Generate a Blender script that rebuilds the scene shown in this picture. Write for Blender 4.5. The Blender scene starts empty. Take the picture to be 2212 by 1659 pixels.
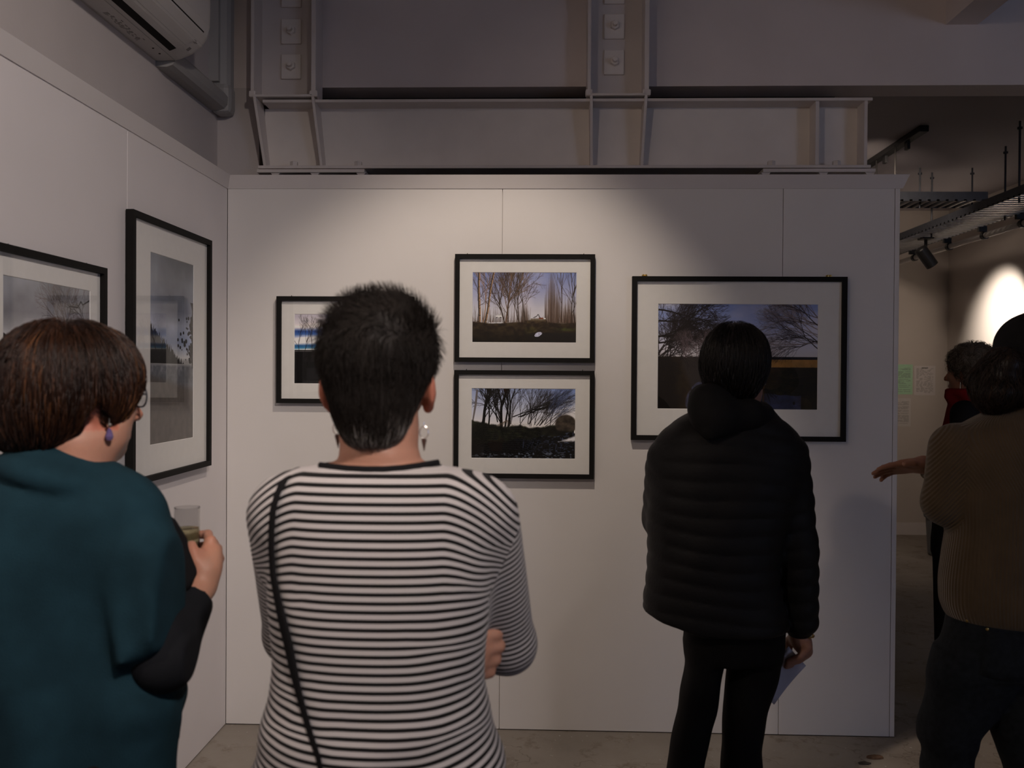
import bpy, bmesh, math, random
import numpy as np
from mathutils import Vector, Matrix
from mathutils.bvhtree import BVHTree
random.seed(7); rng = np.random.default_rng(7)
SC = bpy.context.scene
COL = SC.collection
# ------------------------------------------------------------------ camera
CAM = np.array([1.37873, -3.93410, 1.54121]); YAW, PITCH, ROLL, FPX = -0.033704, -0.010178, 0.006622, 1967.9
def _axes():
    cy, sy, cp, sp, cr, sr = math.cos(YAW), math.sin(YAW), math.cos(PITCH), math.sin(PITCH), math.cos(ROLL), math.sin(ROLL)
    f = np.array([sy*cp, cy*cp, sp]); r = np.array([cy, -sy, 0]); u = np.cross(r, f)
    return cr*r + sr*u, -sr*r + cr*u, f
CR, CU, CF = _axes()
cd = bpy.data.cameras.new('camera'); cam = bpy.data.objects.new('camera', cd); COL.objects.link(cam)
cd.sensor_width = 36; cd.lens = FPX/2212*36; cd.clip_start = .02; cd.clip_end = 60
cam.matrix_world = Matrix(((CR[0], CU[0], -CF[0], CAM[0]), (CR[1], CU[1], -CF[1], CAM[1]), (CR[2], CU[2], -CF[2], CAM[2]), (0, 0, 0, 1)))
cd.dof.use_dof = True; cd.dof.focus_distance = 3.85; cd.dof.aperture_fstop = 5.0
SC.camera = cam
vs = SC.view_settings
vs.view_transform = 'Standard'; vs.look = 'None'; vs.gamma = 1; vs.use_curve_mapping = False; vs.exposure = 0.0
# ------------------------------------------------------------------ world and lights
w = bpy.data.worlds.new('sky'); SC.world = w; w.use_nodes = True
w.node_tree.nodes['Background'].inputs[0].default_value = (.40, .53, .86, 1)
w.node_tree.nodes['Background'].inputs[1].default_value = 3.6
def aim(o, p): o.rotation_euler = (Vector(p) - o.location).to_track_quat('-Z', 'Y').to_euler()
def lamp(name, kind, loc, to, watts, color, **kw):
    l = bpy.data.lights.new(name, kind); l.energy = watts; l.color = color
    for k, v in kw.items(): setattr(l, k, v)
    o = bpy.data.objects.new(name, l); COL.objects.link(o); o.location = loc; aim(o, to); return o
WARM = (1, .80, .64); SOFTW = (1, .87, .82); DAY = (.60, .70, 1)
lamp('picture_light', 'SPOT', (1.34, -1.50, 3.30), (1.06, 0, .92), 90, (1, .85, .72), spot_size=math.radians(66), spot_blend=.62, shadow_soft_size=.03)
lamp('left_track_light', 'SPOT', (.22, -4.0, 3.05), (2.9, 0, .6), 36, WARM, spot_size=math.radians(75), spot_blend=.6, shadow_soft_size=.05)
lamp('right_track_light', 'SPOT', (2.2, -4.3, 3.35), (-.3, -1.9, 1.55), 275, (1, .87, .80), spot_size=math.radians(72), spot_blend=1, shadow_soft_size=.10)
lamp('rear_bounce_fill', 'SPOT', (2.2, -6.0, 3.35), (2.0, -8, 1.7), 70, WARM, spot_size=math.radians(100), spot_blend=.8, shadow_soft_size=.08)  # added lamp, gives warm bounce onto the upper concrete and the visitors' backs
lamp('floor_patch_spot', 'SPOT', (3.62, -1.05, 3.5), (3.87, -1.31, 0), 110, WARM, spot_size=math.radians(51), spot_blend=.06, shadow_soft_size=.02)  # added spot, its cone edge shapes the lit patch on the floor
lamp('window_daylight', 'AREA', (7.8, -8.3, 1.9), (5.0, -.5, 1.0), 25, DAY, shape='RECTANGLE', size=1.9, size_y=1.5)
# ------------------------------------------------------------------ materials
def nodes(m):
    m.use_nodes = True; nt = m.node_tree; return nt, nt.nodes, nt.links, nt.nodes['Principled BSDF']
def mat(name, col, rough=.6, spec=.4, var=0, vscale=6, bump=0, bscale=60, metal=0, coord='Object', stretch=(1, 1, 1), detail=4, col2=None):
    m = bpy.data.materials.new(name); nt, N, L, b = nodes(m)
    b.inputs['Base Color'].default_value = (*col, 1); b.inputs['Roughness'].default_value = rough
    b.inputs['Specular IOR Level'].default_value = spec; b.inputs['Metallic'].default_value = metal
    tc = N.new('ShaderNodeTexCoord'); mp = N.new('ShaderNodeMapping'); mp.inputs['Scale'].default_value = stretch
    L.new(tc.outputs[coord], mp.inputs['Vector'])
    if var or col2:
        n = N.new('ShaderNodeTexNoise'); n.inputs['Scale'].default_value = vscale; n.inputs['Detail'].default_value = detail
        L.new(mp.outputs[0], n.inputs['Vector'])
        r = N.new('ShaderNodeValToRGB'); L.new(n.outputs['Fac'], r.inputs[0])
        a, c = (tuple(x*(1-var) for x in col), tuple(min(1, x*(1+var)) for x in col)) if not col2 else (col, col2)
        r.color_ramp.elements[0].color = (*a, 1); r.color_ramp.elements[1].color = (*c, 1)
        r.color_ramp.elements[0].position = .3; r.color_ramp.elements[1].position = .7
        L.new(r.outputs[0], b.inputs['Base Color'])
    if bump:
        n = N.new('ShaderNodeTexNoise'); n.inputs['Scale'].default_value = bscale; n.inputs['Detail'].default_value = 5
        L.new(mp.outputs[0], n.inputs['Vector'])
        bp = N.new('ShaderNodeBump'); bp.inputs['Strength'].default_value = bump; bp.inputs['Distance'].default_value = .004
        L.new(n.outputs['Fac'], bp.inputs['Height']); L.new(bp.outputs[0], b.inputs['Normal'])
    return m
def glassmat(name, ior=1.45, tint=(1, 1, 1), boost=1.0):
    m = bpy.data.materials.new(name); nt, N, L, b = nodes(m); N.remove(b)
    o = N['Material Output']; t = N.new('ShaderNodeBsdfTransparent'); t.inputs[0].default_value = (*tint, 1)
    g = N.new('ShaderNodeBsdfGlossy'); g.inputs['Roughness'].default_value = .0
    f = N.new('ShaderNodeLayerWeight'); f.inputs['Blend'].default_value = .5; pw = N.new('ShaderNodeMath'); pw.operation = 'POWER'; pw.inputs[1].default_value = 5; L.new(f.outputs['Facing'], pw.inputs[0])
    mu = N.new('ShaderNodeMath'); mu.operation = 'MULTIPLY_ADD'; mu.inputs[1].default_value = .9*boost; mu.inputs[2].default_value = .05*boost; mu.use_clamp = True
    L.new(pw.outputs[0], mu.inputs[0])
    x = N.new('ShaderNodeMixShader'); L.new(mu.outputs[0], x.inputs[0]); L.new(t.outputs[0], x.inputs[1]); L.new(g.outputs[0], x.inputs[2])
    L.new(x.outputs[0], o.inputs[0]); return m
def emit(name, col, s):
    m = bpy.data.materials.new(name); nt, N, L, b = nodes(m)
    b.inputs['Emission Color'].default_value = (*col, 1); b.inputs['Emission Strength'].default_value = s; return m
M = {}
M['panel'] = mat('white_panel_paint', (.74, .71, .69), .55, .3, .02, 3, .04, 260)
M['panelside'] = mat('white_panel_paint_left', (.74, .70, .70), .55, .3, .02, 3, .04, 260)
M['trim'] = mat('trim_paint', (.66, .62, .61), .5, .3, .02, 4)
M['upper'] = mat('painted_block_wall', (.60, .55, .535), .7, .25, .04, 2.5, .12, 90)
M['steel'] = mat('painted_steel', (.72, .66, .63), .5, .3, .05, 5, .06, 60)
M['steel2'] = mat('painted_steel_pale', (.84, .78, .73), .5, .3, .04, 6, .04, 60)
M['concrete'] = mat('painted_concrete', (.74, .665, .64), .75, .25, .06, 2.2, .12, 50)
M['gapshade'] = mat('dark_gap_shade', (.05, .045, .045), .9, .1, .2, 5)  # shade of the gaps around the beam put into the colour
M['ceil'] = mat('ceiling_grey', (.50, .47, .50), .8, .2, .05, 1.5)
M['farwall'] = mat('far_wall_paint', (.55, .50, .46), .7, .2, .03, 2)
M['blackpaint'] = mat('black_frame_paint', (.011, .0103, .0098), .65, .12, .1, 30, .02, 300)
M['mount'] = mat('mount_board', (.80, .785, .755), .85, .15, .015, 40, .02, 600)
M['bevel'] = mat('mount_bevel', (.86, .85, .83), .8, .1, .01, 40)
M['backing'] = mat('brown_backing_board', (.25, .17, .1), .8, .1, .05, 10)
M['pglass'] = glassmat('picture_glass', 1.45)
M['brass'] = mat('brass', (.62, .43, .14), .3, .5, .08, 80, 0, 1, 1)
M['blackmetal'] = mat('black_metal', (.012, .012, .013), .45, .4, .1, 20)
M['galv'] = mat('galvanised_steel', (.52, .51, .50), .4, .5, .12, 25, 0, 1, .6)
M['galvdark'] = mat('dark_steel_rail', (.06, .065, .08), .5, .4, .1, 25, 0, 1, .3)
M['pvc'] = mat('white_plastic', (.56, .535, .52), .42, .4, .015, 8)
M['pvcgrey'] = mat('grey_duct_plastic', (.40, .39, .38), .5, .35, .02, 8)
M['slot'] = mat('dark_slot', (.01, .009, .009), .7, .2, .2, 8)
M['label'] = mat('label_ink', (.20, .19, .185), .6, .2, .1, 60)
M['bin'] = mat('grey_bin_plastic', (.16, .165, .17), .5, .4, .04, 10)
def floormat():
    m = bpy.data.materials.new('worn_concrete_floor'); nt, N, L, b = nodes(m)
    tc = N.new('ShaderNodeTexCoord')
    def noise(s, d=6, r=.6):
        n = N.new('ShaderNodeTexNoise'); n.inputs['Scale'].default_value = s; n.inputs['Detail'].default_value = d; n.inputs['Roughness'].default_value = r
        L.new(tc.outputs['Object'], n.inputs['Vector']); return n
    def ramp(src, stops):
        r = N.new('ShaderNodeValToRGB'); e = r.color_ramp.elements
        while len(e) < len(stops): e.new(.5)
        for q, (p, c) in zip(e, stops): q.position = p; q.color = (*c, 1)
        L.new(src, r.inputs[0]); return r
    base = ramp(noise(1.6).outputs['Fac'], [(.3, (.20, .175, .15)), (.55, (.26, .23, .20)), (.75, (.31, .28, .245))])
    stain = ramp(noise(7, 8, .7).outputs['Fac'], [(.32, (.60, .54, .48)), (.46, (1, 1, 1)), (.72, (1, 1, 1)), (.8, (1.0, .97, .93))])
    speck = ramp(noise(46, 2).outputs['Fac'], [(.0, (0, 0, 0)), (.70, (0, 0, 0)), (.74, (1, 1, 1)), (1, (1, 1, 1))])
    mx = N.new('ShaderNodeMix'); mx.data_type = 'RGBA'; mx.blend_type = 'MULTIPLY'; mx.inputs[0].default_value = 1
    L.new(base.outputs[0], mx.inputs[6]); L.new(stain.outputs[0], mx.inputs[7])
    m2 = N.new('ShaderNodeMix'); m2.data_type = 'RGBA'; L.new(speck.outputs[0], m2.inputs[0]); L.new(mx.outputs[2], m2.inputs[6]); m2.inputs[7].default_value = (.46, .43, .40, 1)
    vo = N.new('ShaderNodeTexVoronoi'); vo.feature = 'DISTANCE_TO_EDGE'; vo.inputs['Scale'].default_value = .9
    nz = noise(3, 4); ad = N.new('ShaderNodeVectorMath'); ad.operation = 'ADD'; L.new(tc.outputs['Object'], ad.inputs[0]); L.new(nz.outputs['Color'], ad.inputs[1]); L.new(ad.outputs[0], vo.inputs['Vector'])
    crk = ramp(vo.outputs['Distance'], [(0, (.62, .58, .54)), (.006, (1, 1, 1)), (1, (1, 1, 1))])
    m3 = N.new('ShaderNodeMix'); m3.data_type = 'RGBA'; m3.blend_type = 'MULTIPLY'; m3.inputs[0].default_value = 1
    L.new(m2.outputs[2], m3.inputs[6]); L.new(crk.outputs[0], m3.inputs[7]); L.new(m3.outputs[2], b.inputs['Base Color'])
    b.inputs['Roughness'].default_value = .6; b.inputs['Specular IOR Level'].default_value = .3
    bp = N.new('ShaderNodeBump'); bp.inputs['Strength'].default_value = .5; bp.inputs['Distance'].default_value = .004
    L.new(noise(22, 8, .7).outputs['Fac'], bp.inputs['Height']); L.new(bp.outputs[0], b.inputs['Normal'])
    return m
M['floor'] = floormat()
# ------------------------------------------------------------------ geometry helpers
def ray(px, py): return CF + (px-1106)/FPX*CR - (py-829.5)/FPX*CU
def at(px, py, d): return CAM + ray(px, py)*d                      # point at depth d on the sight line of a photo pixel
def onY(px, py, Y): r = ray(px, py); return CAM + r*((Y-CAM[1])/r[1])
def onX(px, py, X): r = ray(px, py); return CAM + r*((X-CAM[0])/r[0])
def onZ(px, py, Z): r = ray(px, py); return CAM + r*((Z-CAM[2])/r[2])
class MB:
    def __init__(s): s.v = []; s.f = []
    def add(s, vs, fs):
        n = len(s.v); s.v += [tuple(map(float, v)) for v in vs]; s.f += [tuple(i+n for i in f) for f in fs]; return s
    def box(s, lo, hi):
        (a, b, c), (d, e, f) = lo, hi
        return s.add([(a, b, c), (d, b, c), (d, e, c), (a, e, c), (a, b, f), (d, b, f), (d, e, f), (a, e, f)],
                     [(0, 3, 2, 1), (4, 5, 6, 7), (0, 1, 5, 4), (1, 2, 6, 5), (2, 3, 7, 6), (3, 0, 4, 7)])
    def prism(s, poly, vec):
        n = len(poly); p = [np.array(q, float) for q in poly]; v = np.array(vec, float)
        nn = sum(np.cross(p[i]-p[0], p[(i+1) % n]-p[0]) for i in range(n))
        if nn @ v < 0: p = p[::-1]
        return s.add(p + [q+v for q in p], [tuple(range(n-1, -1, -1)), tuple(range(n, 2*n))] + [(i, (i+1) % n, n+(i+1) % n, n+i) for i in range(n)])
    def tube(s, pts, r, n=10, caps=True, flat=1.0, upv=None):
        P = [np.array(p, float) for p in pts]; R = [r]*len(P) if np.isscalar(r) else list(r); vs = []; up = None
        for i, p in enumerate(P):
            t = P[min(i+1, len(P)-1)] - P[max(i-1, 0)]; t = t/(np.linalg.norm(t)+1e-12)
            if up is None: up = np.array(upv, float) if upv is not None else (np.array([0, 0, 1.]) if abs(t[2]) < .9 else np.array([1., 0, 0]))
            a = np.cross(t, up); a /= np.linalg.norm(a)+1e-12; b = np.cross(a, t); up = b
            for k in range(n):
                q = 2*math.pi*k/n; vs.append(p + R[i]*(math.cos(q)*a + flat*math.sin(q)*b))
        fs = [(i*n+k, i*n+(k+1) % n, (i+1)*n+(k+1) % n, (i+1)*n+k) for i in range(len(P)-1) for k in range(n)]
        if caps: fs += [tuple(range(n-1, -1, -1)), tuple((len(P)-1)*n+k for k in range(n))]
        return s.add(vs, fs)
    def lathe(s, prof, c, ax=(0, 0, 1), n=24):
        ax = np.array(ax, float); ax /= np.linalg.norm(ax); a = np.cross(ax, (1, 0, 0) if abs(ax[0]) < .8 else (0, 1, 0)); a /= np.linalg.norm(a); b = np.cross(ax, a)
        vs = [np.array(c) + ax*h + r*(math.cos(2*math.pi*k/n)*a + math.sin(2*math.pi*k/n)*b) for r, h in prof for k in range(n)]
        m = len(prof)
        return s.add(vs, [(i*n+k, i*n+(k+1) % n, (i+1)*n+(k+1) % n, (i+1)*n+k) for i in range(m-1) for k in range(n)])
    def build(s, name, m, parent=None, origin=None, smooth=False, bevel=0):
        o0 = np.array(parent.matrix_basis.translation if parent is not None and origin is None else (origin if origin is not None else (0, 0, 0)), float)
        if parent is not None and parent.parent is not None: o0 = o0 + np.array(parent.parent.matrix_basis.translation)
        me = bpy.data.meshes.new(name); me.from_pydata([tuple(np.array(v)-o0) for v in s.v], [], s.f); me.update()
        if smooth:
            for p in me.polygons: p.use_smooth = True
        me.materials.append(m); o = bpy.data.objects.new(name, me); COL.objects.link(o)
        if parent is not None: o.parent = parent
        else: o.location = o0
        if bevel:
            b = o.modifiers.new('bevel', 'BEVEL'); b.width = bevel; b.segments = 2; b.limit_method = 'ANGLE'
        return o
def tag(o, label=None, cat=None, group=None, kind=None):
    for k, v in (('label', label), ('category', cat), ('group', group), ('kind', kind)):
        if v: o[k] = v
    return o
def thing(name, label, cat, loc, group=None):
    o = bpy.data.objects.new(name, None); COL.objects.link(o); o.location = tuple(float(x) for x in loc); o.empty_display_size = .1
    return tag(o, label, cat, group)
def struct(name, mb, m, parent=None, **k):
    o = mb.build(name, m, parent, **k)
    if parent is None: o['kind'] = 'structure'
    return o
# ------------------------------------------------------------------ setting
struct('floor', MB().box((-.3, -8, -.1), (9, 5.3, 0)), M['floor'])
# display partition straight ahead, built of boards with fine joints
WX = 2.893
wb = struct('wall_back', MB().box((0, .012, .006), (WX, .10, 2.40)), M['panel'])
def boards(parent, spans, m, horizontal=True):
    for a, b in spans:
        g = .0011
        q = MB().box((a+g, 0, .004), (b-g, .012, 2.345)) if horizontal else MB().box((-.012, a+g, .004), (0, b-g, 2.345))
        q.build('panel', m, parent, bevel=.0012)
boards(wb, [(0.0, 1.2), (1.2, 2.4), (2.4, WX-.022), (WX-.022, WX)], M['panel'])
wl = struct('wall_left', MB().box((-.06, -8, .006), (-.012, 0.1, 2.40)), M['panelside'])
boards(wl, [(-7.9, -5.76), (-5.76, -4.56), (-4.56, -3.36), (-3.36, -2.16), (-2.16, -.957), (-.957, 0)], M['panelside'], False)
t1 = MB().prism([(0.0, 0, 2.343), (0.0, -.004, 2.343), (.0, -.018, 2.40), (0.0, 0.1, 2.40), (0.0, .1, 2.397), (0, .012, 2.397)], (WX+.002, 0, 0))
for i, v in enumerate(t1.v):                                        # mitred right end and left corner: the board leans outward to its top
    if v[0] > 1 and v[1] < .005: t1.v[i] = (v[0] + max(0, -v[1])*1.7, v[1], v[2])
    if v[0] < 1 and v[1] < .005: t1.v[i] = (-v[1], v[1], v[2])
struct('trim_1', t1, M['trim'])
t2 = MB().prism([(0, 0, 2.343), (.004, 0, 2.343), (.018, 0, 2.40), (-.06, 0, 2.40), (-.06, 0, 2.397), (-.013, 0, 2.397)], (0, -7.95, 0))
for i, v in enumerate(t2.v):
    if v[1] > -1 and v[0] > 0: t2.v[i] = (v[0], -v[0], v[2])
struct('trim_2', t2, M['trim'])
# the building behind the partitions
struct('wall_left_upper', MB().box((-.4, -8, 0), (-.19, 5.2, 3.7)), M['upper'])
struct('wall_pier', MB().box((-.19, .40, 0), (.012, .56, 2.907)), M['upper'])
struct('wall_back_upper', MB().box((-.19, .40, 2.907), (9, .57, 3.7)), M['concrete'])
struct('wall_gap_blocker', MB().box((-.19, .60, 0), (2.80, .66, 2.96)), M['gapshade'])  # added blocker behind the steel beam, keeps the gaps around it dark
struct('trim_3', MB().box((3.247, -8, 3.188), (3.395, .40, 3.7)), M['concrete'])          # ceiling joist running to the beam
struct('ceiling', MB().box((-.4, -8, 3.62), (9, .5, 3.75)), M['ceil'])
struct('ceiling_far', MB().box((-.4, .57, 3.17), (9, 5.4, 3.3)), M['ceil'])
FY, RX = 5.11, 5.33
struct('wall_far', MB().box((-.2, FY, 0), (9, FY+.15, 3.6)), M['farwall'])
struct('wall_right', MB().box((RX, 1.6, 0), (RX+.15, FY, 3.6)), M['farwall'])
struct('baseboard_far', MB().box((-.1, FY-.016, 0), (RX, FY, .105)).box((-.1, FY-.009, .105), (RX, FY, .118)), M['trim'])
struct('baseboard_right', MB().box((RX-.016, 1.6, 0), (RX, FY-.016, .105)).box((RX-.009, 1.6, .105), (RX, FY-.016, .118)), M['trim'])
struct('wall_side', MB().box((8.9, -8, 0), (9.05, FY, 3.7)), M['farwall'])
# rear wall with the daylight window
rw = MB()
for lo, hi in (((-.4, -8.1, 0), (6.8, -7.95, 3.7)), ((8.8, -8.1, 0), (9, -7.95, 3.7)), ((6.8, -8.1, 0), (8.8, -7.95, 1.1)), ((6.8, -8.1, 2.7), (8.8, -7.95, 3.7))): rw.box(lo, hi)
struct('wall_rear', rw, M['farwall'])
wf = MB()
for lo, hi in (((6.8, -8.06, 1.1), (6.86, -8, 2.7)), ((8.74, -8.06, 1.1), (8.8, -8, 2.7)), ((6.86, -8.06, 1.1), (8.74, -8, 1.16)), ((6.86, -8.06, 2.64), (8.74, -8, 2.7)), ((7.77, -8.06, 1.16), (7.83, -8, 2.64))): wf.box(lo, hi)
win = struct('window_1', wf, M['blackmetal'])
for a, b in ((6.86, 7.77), (7.83, 8.74)): MB().box((a, -8.034, 1.16), (b, -8.028, 2.64)).build('pane', M['pglass'], win)
# ------------------------------------------------------------------ steelwork above the partition
def nut(c, ax, r=.016, h=.014):
    return MB().lathe([(0, 0), (r, 0), (r, h), (r*.9, h+.003), (0, h+.003)], c, ax, 6)
sb = thing('steel_beam', 'long pale painted steel beam lying just above the display wall', 'beam', (1.45, .4, 2.47))
B0, B1, ZT, ZB = .045, 2.872, 2.815, 2.495
MB().box((B0, .385, ZB+.014), (B1-.012, .402, ZT-.014)).build('web', M['steel2'], sb)
MB().box((B0+.02, .28, ZT-.014), (B1, .52, ZT)).build('top_flange', M['steel'], sb, bevel=.002)
MB().box((B0, .28, ZB), (B1-.005, .52, ZB+.014)).build('bottom_flange', M['steel'], sb, bevel=.002)
for x0, x1 in ((2.618, 2.634), (2.838, 2.852)): MB().box((x0, .288, ZB+.014), (x1, .385, ZT-.014)).build('stiffener', M['steel'], sb)
for x0, x1, feet in ((.045, .548, (.13, .315, .53)), (2.375, 2.882, (2.39, 2.65, 2.86))):
    p = MB().prism([(x0, .262, 2.488), (x0, .262, 2.472), (x1, .262, 2.472), (x1, .262, 2.488)], (0, .24, 0)).build('bearing_plate', M['steel'], sb, bevel=.0015)
    for fx in feet:
        MB().prism([(fx-.022, .27, 2.472), (fx-.008, .27, 2.455), (fx-.008, .27, 2.402), (fx+.008, .27, 2.402), (fx+.008, .27, 2.455), (fx+.022, .27, 2.472)], (0, .2, 0)).build('foot', M['steel'], p)
    for bx in ((x0+.16, x1-.04) if x0 < 1 else (x0+.05, x1-.16)):
        nut((bx, .315, ZB+.014), (0, 0, 1), .019, .022).build('bolt_head', M['steel'], p)
for n, (xa, xb, lab) in enumerate(((.013, .318, 'left bolted steel channel post above the corner of the display wall'), (1.574, 1.856, 'middle bolted steel channel post above the centre of the display wall'))):
    zt, zj = 3.62, 2.835
    c = thing('steel_post', lab, 'steel post', (xa, .4, zj), 'bolted steel posts above the display wall')
    MB().box((xa+.01, .388, zj), (xb-.01, .4, zt)).build('back_plate', M['steel'], c)
    for q, (x0, x1) in enumerate(((xa, xa+.016), (xb-.022, xb))):
        MB().box((x0, .265, zj-.01), (x1, .4, zt)).build('side_flange', M['steel'], c, bevel=.003)
        MB().box((x0-.008, .262, zj-.012), (x1+.008, .30, zj+.018)).build('weld', M['steel'], c, bevel=.006)
    MB().box((xa+.012, .262, zj-.012), (xb-.015, .4, zj-.001)).build('seat_plate', M['steel'], c, bevel=.002)
    for q, x in enumerate((xa+.012, xb-.02)):                        # tapered fins down the face of the beam
        s = (.035 if q == 0 else .03) if n == 0 else (.006 if q == 0 else -.012)
        y0, y1 = .262, .362
        fin = MB().prism([(x, y0, zj-.012), (x, .386, zj-.012), (x+s, .386, ZB+.02), (x+s, y1-.05, ZB+.02)], (.013, 0, 0))
        fin.build('fin', M['steel'], c, bevel=.0015)
    xm = (xa+xb)/2 + (.006 if n == 0 else -.012)
    for z in ((3.295, 3.122, 2.955) if n == 0 else (3.30, 3.136, 2.968)):
        z += .045
        w = MB().box((xm-.047, .374, z-.058), (xm+.047, .388, z+.058)).build('washer_plate', M['steel2'], c, bevel=.003)
        nut((xm+.002, .374, z+.002), (0, -1, 0), .022, .016).lathe([(.011, .016), (.011, .042), (0, .044)], (xm+.002, .374, z+.002), (0, -1, 0), 12).build('nut', M['steel2'], w)
# ------------------------------------------------------------------ air conditioner and its duct on the left wall
AX = -.19; AE = -.30; AZ = 2.795
ac = thing('air_conditioner', 'white wall air conditioner high on the left wall', 'air conditioner', (AX, -.75, AZ))
prof = [(0, 0.0), (.012, -.002), (.085, .0), (.105, .004), (.15, .022), (.19, .05), (.215, .085), (.226, .13), (.228, .2), (.228, .30), (.0, .30)]
def acp(y): return [(AX+a, y, AZ+b) for a, b in prof]
body = MB(); n = len(prof); secs = [acp(AE-.86), acp(AE-.02), [(AX+a*.985, AE-.004, AZ+.15+(b-.15)*.985) for a, b in prof], [(AX+a*.95, AE, AZ+.15+(b-.15)*.95) for a, b in prof]]
body.add([p for s in secs for p in s], [(i*n+k, (i+1)*n+k, (i+1)*n+(k+1) % n, i*n+(k+1) % n) for i in range(3) for k in range(n)] + [tuple(range(3*n, 4*n)), tuple(range(n-1, -1, -1))])
body.build('casing', M['pvc'], ac)
def strip(u0, u1, y0, y1, off, th):                                  # a strip on the curved front between profile arc positions
    P = np.array(prof[2:10]); L = np.r_[0, np.cumsum(np.linalg.norm(np.diff(P, axis=0), axis=1))]; us = np.linspace(u0, u1, 7)
    pts = np.c_[np.interp(us, L, P[:, 0]), np.interp(us, L, P[:, 1])]; t = np.gradient(pts, axis=0); nn = np.c_[t[:, 1], -t[:, 0]]; nn /= np.linalg.norm(nn, axis=1)[:, None]
    a = pts+nn*off; b = pts+nn*(off-th); poly = list(a)+list(b[::-1]); q = MB()
    m = len(poly); vs = [(AX+p[0], y0, AZ+p[1]) for p in poly]+[(AX+p[0], y1, AZ+p[1]) for p in poly]
    return q.add(vs, [(i, (i+1) % m, m+(i+1) % m, m+i) for i in range(m)] + [(i, m-1-i, m-2-i, i+1) for i in range(6)] + [(m+i, m+i+1, m+m-2-i, m+m-1-i) for i in range(6)])
strip(.018, .048, AE-.84, AE-.11, .0012, .004).build('air_slot', M['slot'], ac)
strip(.048, .120, AE-.84, AE-.10, .0035, .006).build('louvre', M['pvc'], ac, smooth=False)
strip(.082, .0835, AE-.84, AE-.10, .0042, .002).build('louvre_seam', M['pvcgrey'], ac)
strip(.168, .173, AE-.84, AE-.055, .0008, .003).build('front_seam', M['slot'], ac)
strip(.128, .1288, AE-.84, AE-.004, .0007, .002).build('casing_seam', M['pvcgrey'], ac)
MB().box((AX+.083, AE-.84, AZ-.0012), (AX+.0845, AE-.004, AZ+.002)).build('casing_seam', M['pvcgrey'], ac)
strip(.07, .088, AE-.068, AE-.048, .0008, .002).build('sensor_window', M['label'], ac)
for k, (u, y) in enumerate(((.112, .062), (.117, .055), (.122, .066))): strip(u, u+.002, AE-y-.022, AE-y, .0008, .002).build('printed_mark', M['label'], ac)
rl = random.Random(3); lm = MB()
for i in range(9):
    u0 = .018+.005*i; y = AE-.50
    while y < AE-.24:
        ln = rl.uniform(.008, .03)
        if rl.random() < (.75 if 0 < i < 7 else .45): lm.box((AX+u0, y, AZ-.0016), (AX+u0+.0028, min(y+ln, AE-.23), AZ))
        y += ln+rl.uniform(.004, .02)
tag(lm.build('printed_notice', M['label'], ac, bevel=0), 'grey printed notice')
for y in (-.09, -.15): MB().lathe([(.004, 0), (.004, -.002), (0, -.002)], (AX+.055, AE+y, AZ-.0005), (0, 0, 1), 10).build('screw', M['slot'], ac)
du = thing('duct_cover', 'pale plastic duct cover running from the air conditioner into the corner', 'duct', (AX, .35, 2.80))
def duct(y0, y1): return [(-.06, 0), (-.06, .0), (0, 0)]
dp = [(0, 0), (.045, -.002), (.07, .006), (.082, .024), (.084, .06), (.07, .078), (.045, .084), (0, .084)]
q = MB(); m = len(dp); vs = [(AX+a, y, 2.775+b) for y in (AE+.0, .315) for a, b in dp]
q.add(vs, [(k, (k+1) % m, m+(k+1) % m, m+k) for k in range(m)]+[tuple(range(m)), tuple(range(2*m-1, m-1, -1))]); q.build('run', M['pvcgrey'], du)
q = MB(); vs = [(AX+a*1.05, .31+(b-.0)*1.05, z) for z in (2.885, 3.62) for a, b in dp]
q.add(vs, [(k, (k+1) % m, m+(k+1) % m, m+k) for k in range(m)][::1]+[tuple(range(m)), tuple(range(2*m-1, m-1, -1))]); q.build('riser', M['pvcgrey'], du)
MB().box((AX, .298, 2.762), (AX+.094, .40, 2.905)).build('elbow', M['pvcgrey'], du, bevel=.028)
MB().box((AX, .285, 2.905), (AX+.045, .31, 3.62)).build('side_strip', M['pvcgrey'], du)
# ------------------------------------------------------------------ far room: cable trays, track, spot, notices, bin
def tray(name, label, p0, p1, wv, hrail, nr, rods, ztop):
    p0, p1, wv = map(lambda v: np.array(v, float), (p0, p1, wv)); t = thing(name, label, 'cable tray', p0, 'cable trays in the far room')
    for s in (0, 1):
        a = p0+wv*s; b = p1+wv*s; e = np.array([0, 0, hrail]); th = wv/np.linalg.norm(wv)*.004
        MB().prism([a, b, b+e, a+e], th).build('side_rail', M['galvdark'], t)
    for k in range(nr):
        c = p0+(p1-p0)*(k+.5)/nr; d = (p1-p0)/np.linalg.norm(p1-p0)*.011
        MB().prism([c-d, c+d, c+d+(0, 0, .012), c-d+(0, 0, .012)], wv).build('rung', M['galv'], t)
    for rx, ry in rods: MB().tube([(rx, ry, p0[2]-.03), (rx, ry, ztop)], .007, 8).lathe([(.016, 0), (.016, .012), (.007, .014)], (rx, ry, ztop-.05), n=8).build('hanger_rod', M['galvdark'], t)
    return t
tray('cable_tray', 'upper cable tray along the far wall beyond the display wall end', (3.4, 3.14, 2.89), (4.76, 3.14, 2.89), (0, .30, 0), .07, 20, ((4.70, 3.27), (4.3, 3.27)), 3.17)
tray('cable_tray', 'lower cable tray running toward the viewer along the right wall', (4.34, 1.3, 2.68), (4.34, 5.0, 2.68), (.34, 0, 0), .06, 56, ((4.39, 1.96), (4.46, 3.43), (4.62, 2.6), (4.40, 4.6)), 3.17)
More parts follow.
